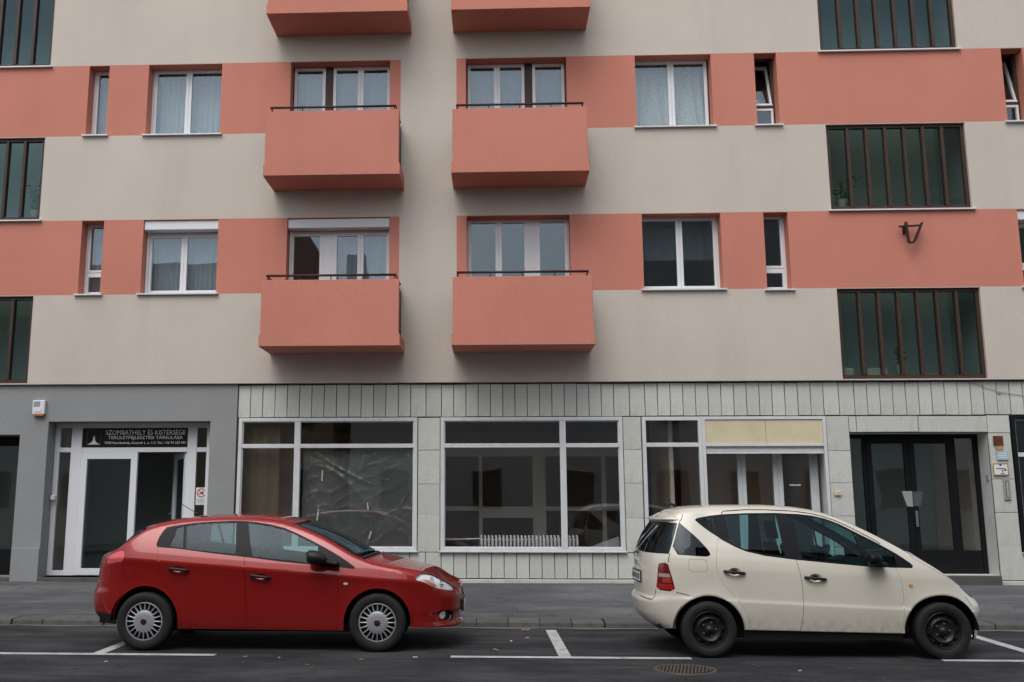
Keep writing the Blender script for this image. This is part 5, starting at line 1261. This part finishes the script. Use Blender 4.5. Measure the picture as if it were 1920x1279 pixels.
A.ribbon('door_gap_shade', [(3.392, 1.487), (3.385, 1.505), (3.36, 1.522), (3.12, 1.538), (2.9, 1.537), (2.682, 1.528), (2.54, 1.515), (2.397, 1.494), (2.30, 1.470), (2.189, 1.432), (2.09, 1.388), (1.994, 1.338), (1.86, 1.262), (1.78, 1.215), (1.73, 1.178)], .008, dk)
A.ribbon('hatch_gap_shade', [(3.90, 1.398), (3.86, 1.44), (3.84, 1.485)], .009, dk)
A.ribbon('hatch_gap_shade', [(4.012, 1.07), (4.022, 1.02), (4.026, .975)], .009, dk)
A.ribbon('hatch_gap_shade', [(4.20, .685), (4.215, .61), (4.24, .578), (4.38, .585), (4.66, .602), (UA, .606)], .008, dk)
A.ribbon('bumper_gap_shade', [(3.945, .668), (3.86, .652), (3.77, .625)], .007, dk)
A.ribbon('bumper_gap_shade', [(.87, .64), (.83, .58), (.80, .54)], .006, dk)
A.ribbon('hood_gap_shade', [(.95, .755), (1.15, .872), (1.32, .972), (1.44, 1.05)], .005, mat('panel_gap_shade', (.20, .19, .16), .6))  # grey strip painting a softer shade along the hood seam
sl = [(ua + .41, .268), (ub - .362, .294), (ub - .362, .205), (ua + .41, .188)]
A.part('sill', sl, M['blackplastic'], off=-.03, st=.05, thick=.01)
arch_m = mat('arch_lip', (.30, .27, .22), .6)
for u, z, a, c in ((ua, .292, .405, .362), (ub, .292, .362, .347)):
    A.ribbon('arch_lip', circ(u, z, a + .007, c + .007, 178, 2, 40), .013, arch_m, off=.001)
# rear spoiler lip
V, Fc = [], []; us = [3.91 + (UA - 3.91) * k / 30 for k in range(31)]
for sg in (1, -1):
    b0 = len(V)
    for k, u in enumerate(us):
        g = min(1, k / 8)
        for off, z in ((-.02, 1.408), (.045 * g, 1.425), (.058 * g, 1.440), (.03 * g - .01, A.S.ztop(u) - .004), (-.03, A.S.ztop(u) - .02)):
            p = A.S.pt(u, min(z, A.S.ztop(u)), off); V.append((p[0], p[1] * sg, p[2]))
    for k in range(30):
        for j in range(4): Fc.append((b0 + k * 5 + j, b0 + k * 5 + j + 1, b0 + (k + 1) * 5 + j + 1, b0 + (k + 1) * 5 + j))
MB().add(V, Fc).build('spoiler', P_, ar, smooth=True)
bowA = lambda x: .10 * max(0, 1 - abs(x - 2.2) / .9)
A.top('hood', 3.1, 2.22, P_, lambda x: .05, bowA, thick=.015)
A.top('windscreen', 2.24, 1.40, M['carglass'], lambda x: .03, bowA, thick=.005)
A.top('roof', 1.42, -.9, P_, lambda x: .03, bowA, thick=.015)
b = MB(); b.tube([(-.16, 0, 1.572), (-.22, 0, 1.60), (-.30, 0, 1.606)], [.02, .016, .008], 8); b.build('antenna', M['blackplastic'], ar, smooth=True)
pts = [A.S.pt(UA - .10 - .40 * t, 1.09 + .27 * t - .04 * math.sin(math.pi * t), .018) for t in [k / 10 for k in range(11)]]
b = MB(); b.tube(pts, .008, 6); b.tube([A.S.pt(UA - .06, 1.06, .0), A.S.pt(UA - .06, 1.06, .035), A.S.pt(UA - .11, 1.095, .02)], .016, 8); b.build('rear_wiper', M['plastic_grey'], ar, smooth=True)
pu = [UA - .30 + .02 * k for k in range(16)]
def plate_strip(name, u0, u1, z0, z1, off, m, parent=None):
    V, Fc = [], []; n = 10
    for k in range(n + 1):
        u = u0 + (u1 - u0) * k / n
        for z in (z0, z1):
            uu, sg = (u, 1) if u <= UA else (2 * UA - u, -1); p = A.S.pt(uu, z, off); V.append((p[0], p[1] * sg, p[2]))
    for k in range(n): Fc.append((2 * k, 2 * k + 2, 2 * k + 3, 2 * k + 1))
    return MB().add(V, Fc).build(name, m, parent or ar)
pl = plate_strip('number_plate', UA - .34, UA + .34, .735, .868, .010, M['blackplastic'])
plate_strip('plate_face', UA - .32, UA + .32, .752, .852, .014, M['plate'], pl); plate_strip('plate_band', UA + .25, UA + .318, .754, .850, .016, M['plateblue'], pl)
for k in range(6): plate_strip('plate_mark', UA - .28 + k * .085, UA - .23 + k * .085, .772, .832, .0155, M['ink'], pl)
b = MB(); c = Vector(A.S.pt(UA, .965, .012)); n = 20
b.tube([c + Vector((0, .045 * math.cos(2 * math.pi * k / n), .045 * math.sin(2 * math.pi * k / n))) for k in range(n + 1)], .005, 6, cap=False)
for k in range(3): b.tube([c, c + Vector((0, .043 * math.sin(2 * math.pi * k / 3), .043 * math.cos(2 * math.pi * k / 3)))], .005, 6)
b.build('badge', M['chrome'], ar, smooth=True)
for sg in (1, -1):
    b = MB(); V, Fc = [], []
    prof = [(1.80, .0), (1.78, .05), (1.74, .075), (1.69, .082), (1.66, .075), (1.648, .06), (1.645, .0)]; n = 16
    for x, r_ in prof:
        for k in range(n): V.append((x, sg * (-.945) + r_ * 1.15 * math.cos(2 * math.pi * k / n), 1.03 + r_ * .85 * math.sin(2 * math.pi * k / n)))
    for i in range(len(prof) - 1):
        for k in range(n): Fc.append((i * n + k, i * n + (k + 1) % n, (i + 1) * n + (k + 1) % n, (i + 1) * n + k))
    b.add(V, Fc); mr = b.build('door_mirror', M['trim'], ar, smooth=True)
    b = MB(); b.prism([(1.70, .955), (1.86, .945), (1.85, .99), (1.72, 1.0)], sg * -.95, sg * -.80); b.build('mirror_foot', M['blackplastic'], mr, bevel=.01)
b = MB(); b.box(-.2, 2.5, -.66, .66, .19, .30); b.box(2.02, 2.10, -.74, .74, .27, .93); b.box(-.5, -.42, -.6, .6, .27, .9); b.build('underbody', M['well'], ar)
b = MB(); b.prism([(1.66, .62), (2.03, .62), (2.06, .93), (1.90, 1.0), (1.72, .95)], -.70, .70); b.build('dashboard', M['blackplastic'], ar, bevel=.03)
liners(A, ((0, .29), (2.423, .29)), .372, .84)
seats(A, ((1.02, .50, (-.36, .36), .48), (.28, .52, (-.36, .36), .48)), M['seatdark'])
steering(A, 1.56, .36, .97, 55)
for x in (0, 2.423):
    for sg in (-1, 1): wheel(ar, x, sg * .75, sg, .29, .185, 'steel')
